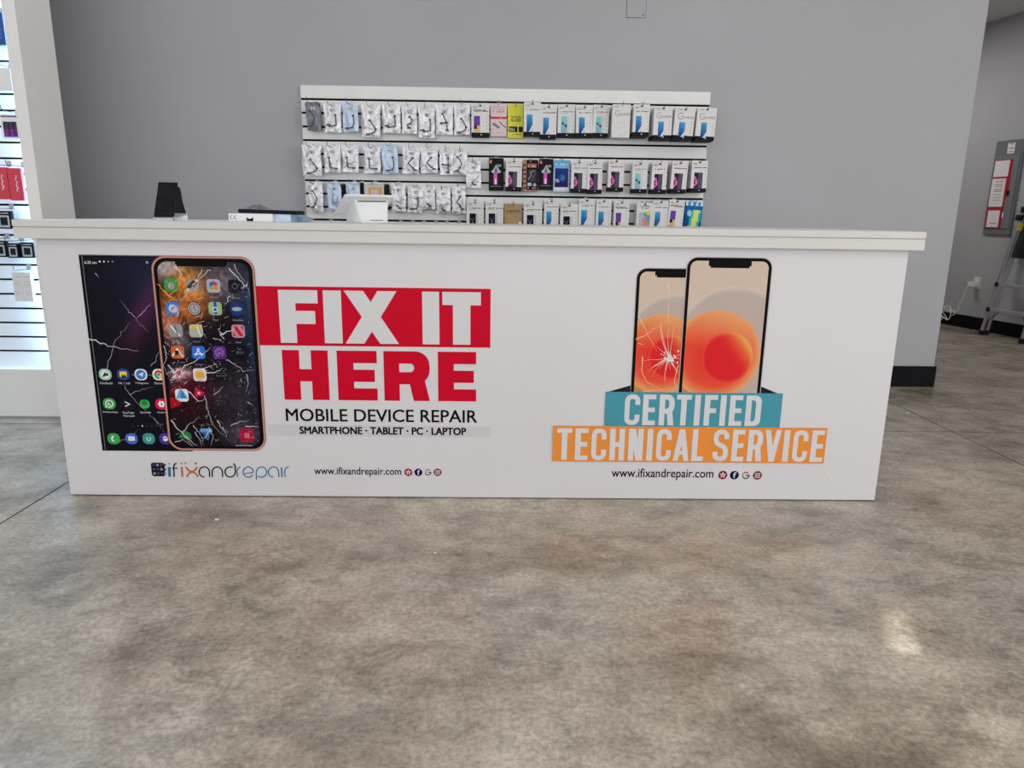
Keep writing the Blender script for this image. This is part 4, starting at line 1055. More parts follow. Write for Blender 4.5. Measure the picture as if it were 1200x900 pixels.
G = Print(); x0, z0, x1, z1 = rc(335, 480, 558.8, 494.5); G.text('MOBILE DEVICE REPAIR', x0, z0, x1, z1, BLK, 2, .026); art(G, 'lettering', 'black line MOBILE DEVICE REPAIR')
G = Print(); x0, z0, x1, z1 = rc(314, 498.5, 574.7, 511.5); G.rect(x0, z0, x1, z1, (.60, .59, .60, 1), 1)
x0, z0, x1, z1 = rc(351, 501, 545.5, 509.3); G.text('SMARTPHONE · TABLET · PC · LAPTOP', x0, z0, x1, z1, BLK, 2, .075); art(G, 'lettering', 'small black line listing devices on a pale grey strip')
# --- shop logo lettering with thin rounded strokes
G = Print(); OR_ = pr(196, 112, 72); TE = pr(62, 116, 146)
def lg(cx, cy): return P2(160+cx/6.316, 530+cy/6.316)
def lseg(pts, w, col): G.line([lg(*p) for p in pts], (w+2)*MPP/6.316, col, 2)
def larc(cx, cy, r, a0, a1, w, col, ry=None):
    ry = ry or r
    lseg([(cx+r*cos(RAD(a0+(a1-a0)*i/14)), cy-ry*sin(RAD(a0+(a1-a0)*i/14))) for i in range(15)], w, col)
x0, z1 = lg(105, 76); x1, z0 = lg(216, 178); G.rrect(x0, z0, x1, z1, .009, pr(26, 24, 32), 2); wv = pr(150, 150, 165)
for j in range(3):
    for i in range(4): G.rrect(x0+.006+.0135*i, z0+.007+.0165*j, x0+.015+.0135*i, z0+.016+.0165*j, .002, [wv, pr(96, 80, 80), pr(60, 72, 110)][(i+j) % 3], 3)
lseg([(243, 108), (246, 180)], 20, TE); larc(243, 84, 4, 0, 360, 6, pr(150, 160, 170))
larc(300, 106, 24, 95, 180, 9, BLK, 24); lseg([(276, 106), (279, 183)], 9, BLK); lseg([(262, 118), (305, 118)], 7, BLK)
lseg([(335, 108), (341, 182)], 14, OR_); larc(333, 82, 4, 0, 360, 6, pr(180, 140, 120)); larc(362, 82, 4, 0, 360, 6, pr(180, 140, 120)); larc(438, 82, 4, 0, 360, 6, pr(90, 90, 95))
lseg([(364, 108), (384, 132), (402, 141), (420, 141), (436, 130), (450, 108)], 13, OR_); lseg([(372, 182), (386, 158), (402, 147), (420, 147), (440, 158), (458, 182)], 13, OR_)
def la(cx, w, col, full=True): larc(cx, 145, 36, -90 if full else 0, 0, w, col); larc(cx, 145, 36, 0, 270, w, col); lseg([(cx+36, 145), (cx+38, 183)], w, col)
larc(502, 145, 38, 0, 270, 8, BLK); lseg([(540, 145), (542, 183)], 8, BLK)
larc(598, 148, 38, 0, 180, 8, BLK, 40); lseg([(560, 148), (562, 183)], 8, BLK); lseg([(636, 148), (638, 183)], 8, BLK)
larc(694, 145, 38, 60, 360, 8, BLK); lseg([(720, 82), (732, 104), (732, 145)], 9, BLK)
lseg([(748, 183), (745, 140)], 7, TE); larc(775, 142, 30, 100, 180, 7, TE, 34)
larc(828, 146, 38, 0, 330, 7, TE); lseg([(866, 146), (846, 152), (800, 158)], 6, TE)
lseg([(889, 202), (886, 146)], 7, TE); larc(926, 146, 38, -130, 180, 7, TE)
larc(1014, 146, 38, 0, 270, 7, TE); lseg([(1052, 146), (1054, 183)], 7, TE)
lseg([(1073, 112), (1077, 183)], 10, TE); lseg([(1100, 183), (1097, 142)], 7, TE); larc(1128, 142, 31, 90, 180, 7, TE, 34)
art(G, 'lettering', 'shop logo lettering with dark emblem in black, orange and teal')
def web(px0, py0, px1, py1, ics, r, lab):
    G = Print(); x0, z0, x1, z1 = rc(px0, py0, px1, py1)
    G.text('www.ifixandrepair.com', x0, z0, x1, z1, BLK, 2, .02)
    (xa, za), (xb, zb), (xc, zc), (xd, zd) = [P2(a, b) for a, b in ics]; r *= MPP
    G.disc(xa, za, r, pr(140, 14, 34), 2)
    for k in range(5):
        t = RAD(90+72*k); G.line([(xa+r*.15*cos(t), za+r*.15*sin(t)), (xa+r*.65*cos(t), za+r*.65*sin(t))], r*.3, WHT, 3)
    G.disc(xb, zb, r, pr(16, 22, 68), 2); G.text('f', xb-r*.32, zb-r*.62, xb+r*.36, zb+r*.66, WHT, 3, .03)
    w = r*.26
    for a0, a1, c in ((45, 135, (200, 60, 50)), (135, 200, (190, 160, 60)), (200, 300, (50, 120, 70)), (300, 360, (45, 70, 140))): G.arc(xc, zc, r*.72, a0, a1, w, pr(*c), 2, 8)
    G.rect(xc, zc-w*.5, xc+r*.8, zc+w*.5, pr(40, 50, 90), 3)
    G.disc(xd, zd, r, pr(110, 12, 40), 2)
    s = r*.5; G.line([(xd-s, zd-s), (xd+s, zd-s), (xd+s, zd+s), (xd-s, zd+s)], r*.16, WHT, 3, True); G.arc(xd, zd, r*.24, 0, 360, r*.14, WHT, 3, 10); G.disc(xd+s*.55, zd+s*.55, r*.08, WHT, 4, 6)
    art(G, 'lettering', lab)
web(368.3, 547.7, 470, 558.8, [(478.6, 553.4), (490.3, 553.4), (501.7, 553.4), (512.8, 553.4)], 4.8, 'left web address line with four round badges')
web(716.6, 549.3, 835.8, 562.6, [(847, 556.6), (860.5, 556.8), (874, 557), (887.6, 557)], 5.5, 'right web address line with four round badges')
# --- right graphic: two phones in a box
def wallp(cA, rA, cB, rB, cC, rC):
    (ax, az), (bx, bz), (cx_, cz) = P2(*cA), P2(*cB), P2(*cC); rA *= MPP; rB *= MPP; rC *= MPP
    def f(x, z):
        db = math.hypot(x-bx, z-bz); da = math.hypot(x-ax, z-az); dc = math.hypot(x-cx_, z-cz)
        mixc = lambda p, q, t: tuple(a*(1-t)+b*t for a, b in zip(p, q))
        if db < rB:
            t = max(0, min(1, ((x-bx)*.8+(z-bz)*.6)/rB)); e = max(0, min(1, (db/rB-.8)/.2))
            return pr(*mixc(mixc((214, 40, 46), (248, 190, 84), t*t), (250, 160, 84), e*e*(.35+.65*t)))
        if da < rA:
            t = max(0, min(1, da/rA)); e = max(0, min(1, (z-az+.3*(x-ax))/rA))
            return pr(*mixc(mixc((214, 44, 46), (228, 98, 62), t), (246, 184, 120), min(1, max(e*.75, (max(0, t-.7)*3)**1.2*.9))))
        if dc < rC:
            t = max(0, (dc/rC-.9)*8); return pr(*mixc((186, 170, 160), (212, 200, 190), min(1, t)))
        v = (z-P2(850, 455)[1])/.5
        return pr(*mixc((186, 138, 92), (205, 186, 168), max(0, min(1, v*1.6))))
    return f
def phone(P, x0, x1, z1, z0, fn, nxa, nxb, L, nh=.022, ghost=False):
    R_ = .036; bz_ = .011
    P.rrect(x0-.003, z0-.03, x1+.003, z1+.003, R_+.003, pr(178, 172, 175), L, 8)
    P.rrect(x0, z0-.03, x1, z1, R_, pr(12, 12, 15), L+1, 8)
    r = R_-bz_; a, b, t = x0+bz_, x1-bz_, z1-bz_
    def g(x, z):
        if z > t-r and ((x < a+r and math.hypot(x-a-r, z-t+r) > r) or (x > b-r and math.hypot(x-b+r, z-t+r) > r)): return None
        if nxa < x < nxb and z > t-nh+(.006 if (x < nxa+.006 or x > nxb-.006) else 0): return None
        return fn(x, z)
    P.raster(a, z0-.001, b, t, int((b-a)/.0022), int((t-z0)/.0022), g, L+2)
G = Print()
zbx = P2(812, 461.5)[1]
bx0 = (P2(746.5, 330)[0]+P2(739, 455)[0])/2; bx1 = P2(840, 390)[0]
phone(G, bx0, bx1, P2(790, 315)[1], zbx, wallp((774.5, 415), 47, (786, 419), 26, (791, 405), 60), P2(768, 320)[0], P2(812, 320)[0], 1, .019)
cc = P2(784, 419); r5 = random.Random(3)
for k in range(26):
    a = r5.uniform(0, 2*pi); l = r5.uniform(.02, .10) if k % 3 else r5.uniform(.08, .16)
    pts = [(cc[0], cc[1])]
    for s in range(4): a += r5.uniform(-.22, .22); pts.append((pts[-1][0]+l/4*cos(a), pts[-1][1]+l/4*sin(a)))
    pts = [p for p in pts if bx0+.012 < p[0] and p[1] > zbx+.002]
    if len(pts) > 1: G.line(pts, .0017, pr(248, 225, 205), 5, taper=True)
for k in range(40):
    a = r5.uniform(0, 2*pi); d = abs(r5.gauss(0, .014)); G.disc(cc[0]+d*cos(a)*1.3, cc[1]+d*sin(a), r5.uniform(.0015, .0045), pr(250, 238, 230), 6, 6)
for k, a in enumerate([(783, 331, 784, 350, 783, 368, 784, 378, 782, 400), (745, 398, 758, 392, 768, 384, 783, 376), (748, 370, 757, 388, 770, 412), (753, 418, 752, 436, 758, 448, 775, 456, 792, 455), (774, 382, 776, 400, 784, 419), (795, 428, 790, 445, 793, 458), (753, 459, 775, 456), (765, 430, 784, 419), (748, 402, 754, 404)]):
    crack(G, [p for p in pxl(*a)], .0024, pr(245, 215, 180), 6, .0015, k+70)
fx0 = (P2(805.3, 320)[0]+P2(795, 455)[0])/2; fx1 = (P2(903.3, 320)[0]+P2(891, 455)[0])/2
phone(G, fx0, fx1, P2(853, 302.2)[1], zbx, wallp((838, 416), 52.5, (852, 419), 30.2, (858, 405), 69), P2(830.5, 308)[0], P2(880.5, 308)[0], 7, .024)
art(G, 'phone_picture', 'printed picture of a cracked phone behind an intact phone')
G = Print(); DK = pr(38, 32, 44)
G.poly(pxl(711, 459.5, 739, 459.5, 739, 451.6), DK, 1); G.poly(pxl(890.5, 462.5, 915, 462.5, 890.5, 452.3), DK, 1)
x0, z0, x1, z1 = rc(708.8, 459.8, 915.3, 500.5); G.rect(x0, z0, x1, z1, pr(74, 148, 162), 11)
x0, z0, x1, z1 = rc(647.5, 500, 967.2, 541.5); G.rect(x0, z0, x1, z1, pr(226, 142, 62), 12)
art(G, 'colour_bands', 'teal box front and orange band behind the lettering')
def condensed(word, spans, pt, pb, pm, lab):
    global G
    G = Print(); xm = P2(812, pm)
    zt = P2(812, pt)[1]; zb = P2(812, pb)[1]
    for ch, (a, b_) in zip(word, spans): blz(ch, a, b_, zt, zb, pm, WHT, 6.6, 5.8, 14)
    art(G, 'lettering', lab)
condensed('CERTIFIED', [(731.8, 749.6), (753, 768), (772.3, 790), (792.3, 809.5), (813.5, 820.2), (825, 840), (843.5, 850.2), (854.5, 869.5), (873.5, 891.5)], 462.5, 498.3, 480, 'white condensed letters CERTIFIED')
cs = [(60, 107), (117, 157), (168, 214), (225, 271), (283, 329), (341, 359), (371, 417), (424, 474), (482, 518), None, (548, 596), (607, 645), (656, 702), (708, 758), (767, 785), (797, 843), (854, 893)]
condensed('TECHNICALSERVICE', [(630+a/2.667, 630+b/2.667) for s in cs if s for a, b in [s]], 502.8, 539.8, 521, 'white condensed letters TECHNICAL SERVICE')
# lifted vinyl edge near the lower right corner
G = Print(); crack(G, pxl(968, 552, 974, 561, 983, 567, 990, 567), .0025, pr(225, 225, 228), 1, .0005, 3); art(G, 'vinyl_crease', 'small pale crease in the vinyl near lower right corner')

# ------------------------------------------------------------------ things on the countertop
# A-frame stand holding black phones
st_ = at(200, 256.3, YC+.15); st = empty('phone_stand', (st_.x, YC+.17, TZ)); tag(st, 'black A-frame phone stand with clear foot lips on the countertop left end', 'stand')
sc_ = (at(201, 250, YC+.17).x-at(200, 250, YC+.17).x)
def slab(name, quad_b, quad_t, th, m, dirn):
    """slab between a bottom edge and a top edge (each two points), thickness th along dirn"""
    a, b = [Vector(p) for p in quad_b]; c, d = [Vector(p) for p in quad_t]; t = Vector(dirn)*th
    vs = [a, b, d, c, a+t, b+t, d+t, c+t]
    return MB().add(vs, [(0, 1, 2, 3), (7, 6, 5, 4), (0, 4, 5, 1), (1, 5, 6, 2), (2, 6, 7, 3), (3, 7, 4, 0)], m).build(name, st, bevel=.002)
k = sc_
def sq(px, py, dy):
    v = at(px, py, YC+.17+dy)-st.location; v.z = max(v.z, .0); return v
slab('phone_slab', [sq(179.8, 254.3, -.05), sq(203.2, 254.6, -.05)], [sq(185.3, 213.3, 0), sq(208, 213.8, 0)], .008, M_GLOSSB, (0, 1, 0))
slab('phone_slab', [sq(203.4, 250, .01), sq(219, 250, .03)], [sq(206.5, 219, .012), sq(209.8, 219, .012)], .006, M_GLOSSB, (0, 1, 0))
a_ = sq(179.5, 254, -.055); b_ = sq(203.2, 254, -.055)
MB().box(a_.x, b_.x, -.060, -.045, 0, .010, M_CLEAR).build('foot_lip', st, bevel=.001)
a_ = sq(203.6, 254, .0); b_ = sq(219.8, 254, .0)
MB().box(a_.x, b_.x, -.004, .004, 0, a_.z*0+.020, M_ALU).build('foot_lip', st, bevel=.001)
MB().bar(sq(209, 216, .02), sq(220.6, 254.5, .02), .004, .004, M_CLEAR).build('side_rail', st)
# white carton with CE mark
cx, zt, w, h = sizes(267.3, 319, 249.5, 259.2, YC+.22)
bx = MB().box(-w/2, w/2, 0, .11, 0, h, M_WHTP).build('device_box', loc=(cx, YC+.22, TZ), bevel=.002); tag(bx, 'flat white box with CE mark and black emblem on the countertop', 'box')
P = Print()
P.arc(-w*.42, h*.52, .006, 60, 300, .0018, BLK, 1); P.arc(-w*.42+.014, h*.52, .006, 60, 300, .0018, BLK, 1); P.rect(-w*.42+.008, h*.49, -w*.42+.013, h*.55, BLK, 1)
P.poly([(-w*.09, h*.08), (w*.06, h*.08), (w*.06, h*.58), (w*.02, h*.40), (-w*.015, h*.36), (-w*.05, h*.40), (-w*.09, h*.58)], BLK, 1)
P.build('printed_marks', bx, loc=(0, -.0003, 0))
cx2, zt2, w2, h2 = sizes(319.5, 340, 250.5, 259.8, YC+.24)
b2 = MB().box(-w2/2, w2/2, 0, .10, 0, h2, M_FOILB).build('pale_blue_box', loc=(cx2+.002, YC+.24, TZ), bevel=.002); tag(b2, 'small pale blue wrapped box right of the CE box', 'box')
# tablet lying across both, with a clear bag on it
cx3, zt3, w3, _ = sizes(282, 349.5, 247, 250, YC+.26)
hh = max(h, h2)+.001
tb = MB().box(-w3/2, w3/2, 0, .12, 0, .014, M_MATB).build('tablet', loc=(cx3, YC+.23, TZ+hh), bevel=.002); tb.rotation_euler = (0, RAD(1.2), 0)
tag(tb, 'thin black tablet lying across the white and blue boxes', 'tablet')
# the bag on the tablet
vs = []; fs = []
for j in range(7):
    for i in range(9):
        u, v = i/8, j/6; vs.append(((u-.5)*.075, v*.06, .012+.016*sin(pi*u)*sin(pi*v)+MN.noise(Vector((u*5, v*5, 2)))*.006))
for j in range(6):
    for i in range(8): a = j*9+i; fs.append((a, a+1, a+10, a+9))
bg = MB().add(vs, fs, M_CLEAR).build('plastic_bag', smooth=True, loc=(cx3-w3*.22, YC+.235, TZ+hh+.006)); tag(bg, 'small crumpled clear plastic bag on the black tablet', 'bag')
# second thin sleeve under the tablet at its right end
cx4, _, w4, _ = sizes(331, 346, 250, 255, YC+.27)
sl = MB().box(-w4/2, w4/2, 0, .08, 0, .020, M_BLUC).build('sleeve_box', loc=(cx4+.016, YC+.35, TZ), bevel=.002); tag(sl, 'pale blue sleeve box under the right end of the tablet', 'box')
# white payment terminal, seen from behind
YT = YC+.20
def tp(px, py, dy=0): return at(px, py, YT+dy)
t0 = at(434, 262, YT); tm = empty('payment_terminal', (t0.x, YT, TZ)); tag(tm, 'white tilted payment terminal on the countertop seen from its back', 'terminal')
def loc_(v): return Vector(v)-tm.location
def clampz(v): v.z = max(v.z, .0005); return v
fA = [clampz(loc_(tp(*p))) for p in ((423.5, 262.3), (454.3, 262.5), (454.5, 233.5), (415.8, 233.8))]
fB = [clampz(loc_(tp(*p, .10))) for p in ((406, 259.5), (452, 259.5), (452, 240), (404, 240))]
m_ = MB().add(fA+[clampz(loc_(tp(*p, .015))) for p in ((416, 262),)]+[clampz(loc_(tp(*p, .05))) for p in ((410, 243.5),)], [(0, 1, 2, 3), ], M_WHTP)
bd = bmesh.new()
for p in fA+fB+[loc_(tp(411.5, 244, .03)), clampz(loc_(tp(416.5, 261.5, .02)))]: bd.verts.new(p)
bmesh.ops.convex_hull(bd, input=bd.verts); bmesh.ops.bevel(bd, geom=list(bd.edges), offset=.0025, segments=2, affect='EDGES')
me = bpy.data.meshes.new('terminal_body'); bd.to_mesh(me); bd.free(); me.materials.append(M_WHTP); link(bpy.data.objects.new('body', me), tm)
# tilted head: near top edge, far lower edge
nearL, nearR = loc_(tp(403.5, 229.3, -.02)), loc_(tp(463, 230.8, -.02)); dvec = loc_(tp(391.5, 251.5, .10))-nearL
bd = bmesh.new(); nrm = (nearR-nearL).cross(dvec).normalized()
if nrm.z < 0: nrm = -nrm
for p in (nearL, nearR, nearR+dvec, nearL+dvec): bd.verts.new(p); bd.verts.new(p+nrm*.009)
bmesh.ops.convex_hull(bd, input=bd.verts); bmesh.ops.bevel(bd, geom=list(bd.edges), offset=.003, segments=2, affect='EDGES')
me = bpy.data.meshes.new('terminal_head'); bd.to_mesh(me); bd.free(); me.materials.append(M_WHTP); link(bpy.data.objects.new('screen_housing', me), tm)
cen = (nearL+nearR+dvec)*.5+dvec*0; e1 = (nearR-nearL)*.43; e2 = dvec*.42; c0 = (nearL+nearR+nearL+dvec+nearR+dvec)/4+nrm*.0095
c0 = nearL+(nearR-nearL)*.5+dvec*.5+nrm*.0095
MB().add([c0-e1-e2, c0+e1-e2, c0+e1+e2, c0-e1+e2, c0-e1-e2+nrm*.001, c0+e1-e2+nrm*.001, c0+e1+e2+nrm*.001, c0-e1+e2+nrm*.001], [(0, 1, 2, 3), (4, 5, 6, 7), (0, 1, 5, 4), (1, 2, 6, 5), (2, 3, 7, 6), (3, 0, 4, 7)], M_GLOSSB).build('screen', tm)
def facep(px0, px1, pz0, pz1, off, m, name):
    a, b = loc_(tp(px0, pz1)), loc_(tp(px1, pz0)); MB().box(a.x, b.x, -off, .0, a.z, b.z, m).build(name, tm, bevel=.0008)
facep(425, 451.5, 237.5, 257.5, .0022, M_WHTP, 'back_cover')
facep(419, 452.5, 235.3, 236.6, .0010, mat('grey_slot', (.16, .16, .17, 1), .5), 'slot')
facep(434, 449, 257.9, 258.5, .0012, mat('grey_slot'), 'slot')

# ------------------------------------------------------------------ wall plate, outlet, panel, ladder
a = at(734, 20.5, YW); b = at(756.3, 20.5, YW)
wp = MB().box(0, b.x-a.x, -.004, 0, 0, .17, M_WALL).build('wall_plate', loc=(a.x, YW, a.z), bevel=.0015); tag(wp, 'grey painted blank plate high on the back wall', 'wall plate')
MB().tube([((b.x-a.x)*.86, -.006, .014), ((b.x-a.x)*.86, -.003, .014)], .004, M_BLKP, 8).build('screw', wp)
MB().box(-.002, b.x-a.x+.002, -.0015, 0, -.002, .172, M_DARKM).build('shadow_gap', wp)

def wallframe(name, s, z, n=0):
    o = empty(name, wr(s, n, z)); o.rotation_euler = (0, 0, math.atan2(WD.y, WD.x)+pi); return o
# local axes of a wall thing: x toward the shop (right in the photo), y out of the wall into the wall... (y = -WN)
def wbox(mb, x0, x1, d0, d1, z0, z1, m): return mb.box(x0, x1, d0, d1, z0, z1, m)
def on_wall(px, py):
    n = Vector((WN.x, WN.y, 0)); d = ray(px, py); c = Vector((0, 0, CAMH)); t = ((P0-c).dot(n))/d.dot(n); p = c+d*t
    return (p-P0).dot(WD), p.z
# local x = -WD, local y = rot90 = (-(-WD).y.. ) pointing into the room? check sign
LX = -WD; LY = Vector((-LX.y, LX.x, 0)); SG = 1 if LY.dot(-WN) > 0 else -1       # SG*y goes into the room
def out(d): return SG*d
s0, zt = on_wall(1170.8, 166); s1, _ = on_wall(1153, 274.4); sL = (s0+s1)/2; zb = on_wall(1153, 274.4)[1]
sR = on_wall(1184.8, 275.6)[0]
Wp = .42; Hp = zt-zb
pn = wallframe('electrical_panel', sL, zb, -.001); pn.scale.x = .73; tag(pn, 'grey electrical panel with red document holders on the right-hand wall', 'electrical panel')
def wb(par, name, x0, x1, d0, d1, z0, z1, m, bev=.001):
    y0, y1 = sorted((out(d0), out(d1))); return MB().box(x0, x1, y0, y1, z0, z1, m).build(name, par, bevel=bev)
wb(pn, 'door', 0, Wp, 0, .02, 0, Hp, M_PANELG, .002)
wb(pn, 'inner_door', .045, Wp-.03, .02, .026, .06, Hp-.14, mat('light_grey_enamel', (.19, .205, .215, 1), .45), .002)
hz = lambda py: on_wall(1165, py)[1]-zb
def sheet(name, x0, x1, z0, z1, d, m, lines=None, lab=None):
    o = wb(pn, name, x0, x1, d, d+.002, z0, z1, m, 0)
    if lab: o['label'] = lab
    return o
ph = Hp
wb(pn, 'document_holder', .03, .27, .022, .032, ph*.07, ph*.40, M_RED); wb(pn, 'document_holder', .05, .30, .022, .032, ph*.40, ph*.80, M_RED)
papers = [(.06, .24, ph*.08, ph*.26, .033), (.045, .255, ph*.30, ph*.60, .034), (.05, .27, ph*.62, ph*.79, .034), (.185, .29, ph*.86, ph*.97, .022)]
for i, (a0, a1, b0, b1, d) in enumerate(papers):
    sh = sheet('paper', a0, a1, b0, b1, d, M_PAPER)
    y = out(d+.0025)
    lm = MB()
    mr = mat('red_print', (.45, .04, .05, 1), .6); mg = mat('grey_print', (.25, .25, .26, 1), .6)
    rows_ = {0: [(.2, mg)], 1: [(.88, mr), (.78, mg), (.72, mg), (.60, mr), (.54, mr), (.42, mg), (.32, mg), (.22, mg)], 2: [], 3: [(.85, mr), (.45, mr), (.12, mg)]}[i]
    for f, mm in rows_:
        zz = b0+(b1-b0)*f; xa = a0+(a1-a0)*.25; xb = a0+(a1-a0)*.8; hgt = .006 if i == 1 else .009
        lm.add([(xa, y, zz), (xb, y, zz), (xb, y, zz+hgt), (xa, y, zz+hgt)], [(0, 1, 2, 3)], mm)
    if lm.v:
        me = lm.mesh('printed_lines'); ol = link(bpy.data.objects.new('printed_lines', me), pn)
wb(pn, 'latch', .285, .32, .026, .036, ph*.42, ph*.47, M_BLKP)
wb(pn, 'tag', .28, .30, .033, .036, ph*.18, ph*.24, M_PAPER)
# outlet with adapter
so, zo = on_wall(1145, 331.5)
oo = wallframe('wall_outlet', so, zo); tag(oo, 'ivory electrical outlet low on the right-hand wall', 'outlet')
ocp = wb(oo, 'cover_plate', -.04, .04, 0, .006, -.06, .06, M_CREAM, .002)
for zz in (-.028, .022):
    wb(ocp, 'socket', -.017, .017, .006, .009, zz-.014, zz+.014, M_WHTP, .002)
ad = wallframe('power_adapter', so, zo+.0); tag(ad, 'white power adapter plugged into the ivory outlet', 'adapter')
ad.location = wr(so, 0, zo-.005)
wb(ad, 'body', -.026, .026, .010, .085, -.028, .020, M_WHTP, .005); wb(ad, 'prong', -.006, .006, .004, .012, -.012, .008, M_CHROME, 0)
# cable: from adapter down to a tangle on the floor
C = bpy.data.curves.new('white_cable', 'CURVE'); C.dimensions = '3D'; C.bevel_depth = .0035; C.bevel_resolution = 1
def wire_pts(pts):
    sp = C.splines.new('NURBS'); sp.points.add(len(pts)-1)
    for q, p in zip(sp.points, pts): q.co = (p[0], p[1], p[2], 1)
    sp.use_endpoint_u = True; sp.order_u = 4
s_, z_ = so, zo
base = [wr(s_, -.085, z_-.01), wr(s_+.02, -.11, z_-.06), wr(s_+.03, -.09, z_-.16), wr(s_+.10, -.10, z_-.24), wr(s_+.05, -.08, z_-.30)]
r6 = random.Random(2); pts = list(base); cs_, cn = on_wall(1123, 376)[0], -.13
for k in range(26):
    ang = k*1.35; rr = .10+.05*sin(k*2.3); zz = max(.006, (.26-.011*k)*(0.6+.4*sin(k*1.7)))
    pts.append(wr(cs_+rr*1.3*cos(ang)+.01*k, cn+rr*.45*sin(ang)-.006*k, zz))
pts += [wr(cs_+.3, cn-.02, .006), wr(cs_+.45, cn, .006)]
wire_pts(pts)
wire_pts([wr(s_+.12, -.12, .12), wr(cs_-.1, -.10, .16), wr(cs_+.15, -.09, .22), wr(cs_+.35, -.1, .18), wr(cs_+.5, -.10, .03)])
C.materials.append(M_WHTP)
_t = link(bpy.data.objects.new('cable_curve', C)); _m = bpy.data.meshes.new_from_object(_t.evaluated_get(bpy.context.evaluated_depsgraph_get())); bpy.data.objects.remove(_t)
co = link(bpy.data.objects.new('white_cable', _m)); tag(co, 'tangled white cable hanging from adapter to the concrete floor', 'cable')
# black bin behind the wall corner
bb = at(1104, 378, 7.75)
bn = empty('waste_bin', (4.33, 7.75, 0)); tag(bn, 'tall black waste bin barely showing behind the grey wall corner', 'bin')
def tapered(w0, w1, h, m): 
    vs = [(sx*w/2, sy*w/2*.8, z) for w, z in ((w0, 0), (w1, h)) for sx, sy in ((-1, -1), (1, -1), (1, 1), (-1, 1))]
    return MB().add(vs, [(0, 3, 2, 1), (4, 5, 6, 7), (0, 1, 5, 4), (1, 2, 6, 5), (2, 3, 7, 6), (3, 0, 4, 7)], m)
tapered(.26, .32, .52, M_BLKP).build('body', bn, bevel=.01)
o = MB().box(-.17, .17, -.14, .14, .52, .56, M_BLKP).build('rim', bn, bevel=.008)

# folded step ladder leaning on the right-hand wall
ld = empty('step_ladder', (0, 0, 0)); tag(ld, 'folded aluminium step ladder with black platform leaning on the right-hand wall', 'ladder')
def cw_(px, py):
    d = ray(px, py); t = -CAMH/d.z; return d*t+Vector((0, 0, CAMH))
FLp = cw_(1149, 392.5); FRp = cw_(1196.5, 402.8)
ld.location = (FLp.x, FLp.y, 0)
along = (FRp-FLp); Wl = along.length; along.normalize()
inw = Vector((WN.x, WN.y, 0)); inw = (inw-along*inw.dot(along)).normalized()
gap = (P0+WD*((FLp-P0).dot(WD))-FLp).dot(WN)-.09
Ht = 1.18
lean = RAD(9.7)
taper_ = .040
def LP(s, t, off=0):            # s 0..1 across, t metres along the rail, off toward the wall
    c = along*(Wl*s + (.5-s)*2*taper_*t/Ht) + inw*(t*sin(lean)+off) + Vector((0, 0, t*cos(lean)))
    return c
sideV = along
for nm, off, t0_, rad in (('front_rail', 0, .02, .030), ('rear_rail', .055, .03, .022)):
    for s in (0, 1):
        rail_ = MB().bar(LP(s, t0_, off), LP(s, Ht-(.12 if off else 0), off), .022, rad, M_ALU, side=sideV).build(nm, ld, bevel=.002)
        MB().bar(LP(s, .0, off), LP(s, .045, off), .032, rad+.012, M_BLKP, side=sideV).build('rubber_foot', rail_, bevel=.003)
steps = [(.235, 'step'), (.475, 'step'), (.715, 'step')]
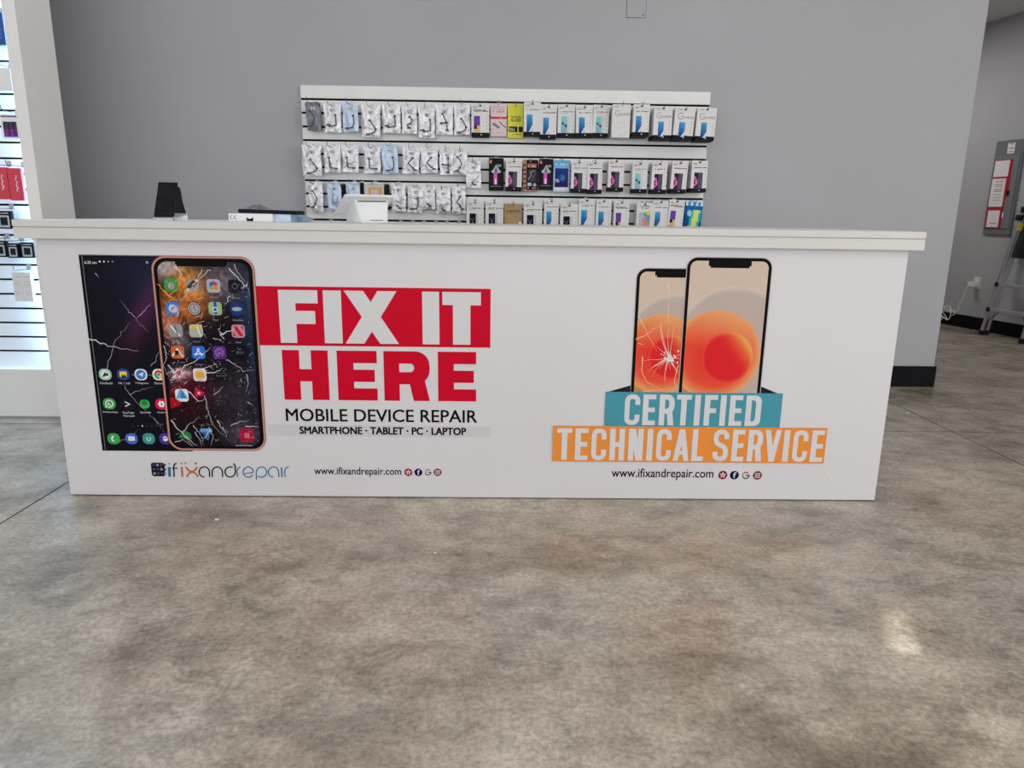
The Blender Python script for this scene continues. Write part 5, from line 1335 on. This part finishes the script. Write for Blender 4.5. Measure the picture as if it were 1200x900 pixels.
for tz, nm in steps[:2]:
    a_, b_ = LP(0, tz, -.012), LP(1, tz, -.012)
    d_ = inw*.085; u_ = Vector((0, 0, .028))
    vs = [a_, b_, b_+d_, a_+d_, a_+u_, b_+u_, b_+d_+u_, a_+d_+u_]
    MB().add(vs, [(0, 3, 2, 1), (4, 5, 6, 7), (0, 1, 5, 4), (1, 2, 6, 5), (2, 3, 7, 6), (3, 0, 4, 7)], mat('ribbed_aluminium', (.52, .52, .53, 1), .45, .5, bump=(90, .3, .002))).build('step', ld, bevel=.003)
    for s in (0, 1): MB().bar(LP(s, tz-.006, -.016), LP(s, tz+.034, -.016), .03, .02, M_BLKP, side=sideV).build('step_bracket', ld, bevel=.002)
for s, e in ((0.03, .2), (.97, .8)):
    MB().tube([LP(s, .14, .01), LP(e, .235, .03)], .004, M_DARKM).build('brace', ld)
a_, b_, c_, d_ = LP(.02, .74, .02), LP(.98, .74, .02), LP(.98, 1.10, .02), LP(.02, 1.10, .02); th = inw*.02
MB().add([a_, b_, c_, d_, a_+th, b_+th, c_+th, d_+th], [(0, 1, 2, 3), (4, 7, 6, 5), (0, 4, 5, 1), (1, 5, 6, 2), (2, 6, 7, 3), (3, 7, 4, 0)], M_BLKP).build('platform', ld, bevel=.003)
for s in (0.0, 1.0): MB().bar(LP(s, 1.08, -.02), LP(s, 1.13, -.02), .07, .03, M_BLKP, side=sideV).build('hinge_cap', ld, bevel=.004)
yl = MB(); 
yl.bar(LP(.045, .99, -.0), LP(.045, 1.06, -.0), .018, .04, mat('yellow_label', (.6, .55, .03, 1), .5), side=sideV); yl.build('warning_label', ld)
MB().bar(LP(0, Ht, .01), LP(1, Ht, .01), .05, .10, M_BLKP, side=Vector((0, 0, 1))).build('top_cap', ld, bevel=.004)

# small paint chips and scuffs on the floor
for k, (px, py, sz) in enumerate(((510, 648, .006), (254, 609, .012), (1064, 484, .01), (1073, 482, .006), (745, 617, .004))):
    p = cw_(px, py); r7 = random.Random(k)
    pts = [(sz*r7.uniform(.5, 1)*cos(t*2*pi/7), sz*r7.uniform(.4, .8)*sin(t*2*pi/7)) for t in range(7)]
    vs = [(a, b, 0) for a, b in pts]+[(a, b, .0012) for a, b in pts]
    o = MB().add(vs, [tuple(range(6, -1, -1)), tuple(range(7, 14))]+[(i, (i+1) % 7, (i+1) % 7+7, i+7) for i in range(7)], M_PAPER).build('paint_chip', loc=(p.x, p.y, .0002))
    tag(o, ['pale chip on the floor in front of the red lettering', 'long pale scuff chip on floor below the left logo', 'pale chip on floor by the wall corner, larger', 'small pale chip on floor near the wall corner', 'tiny pale chip on floor right of centre'][k], 'chip')
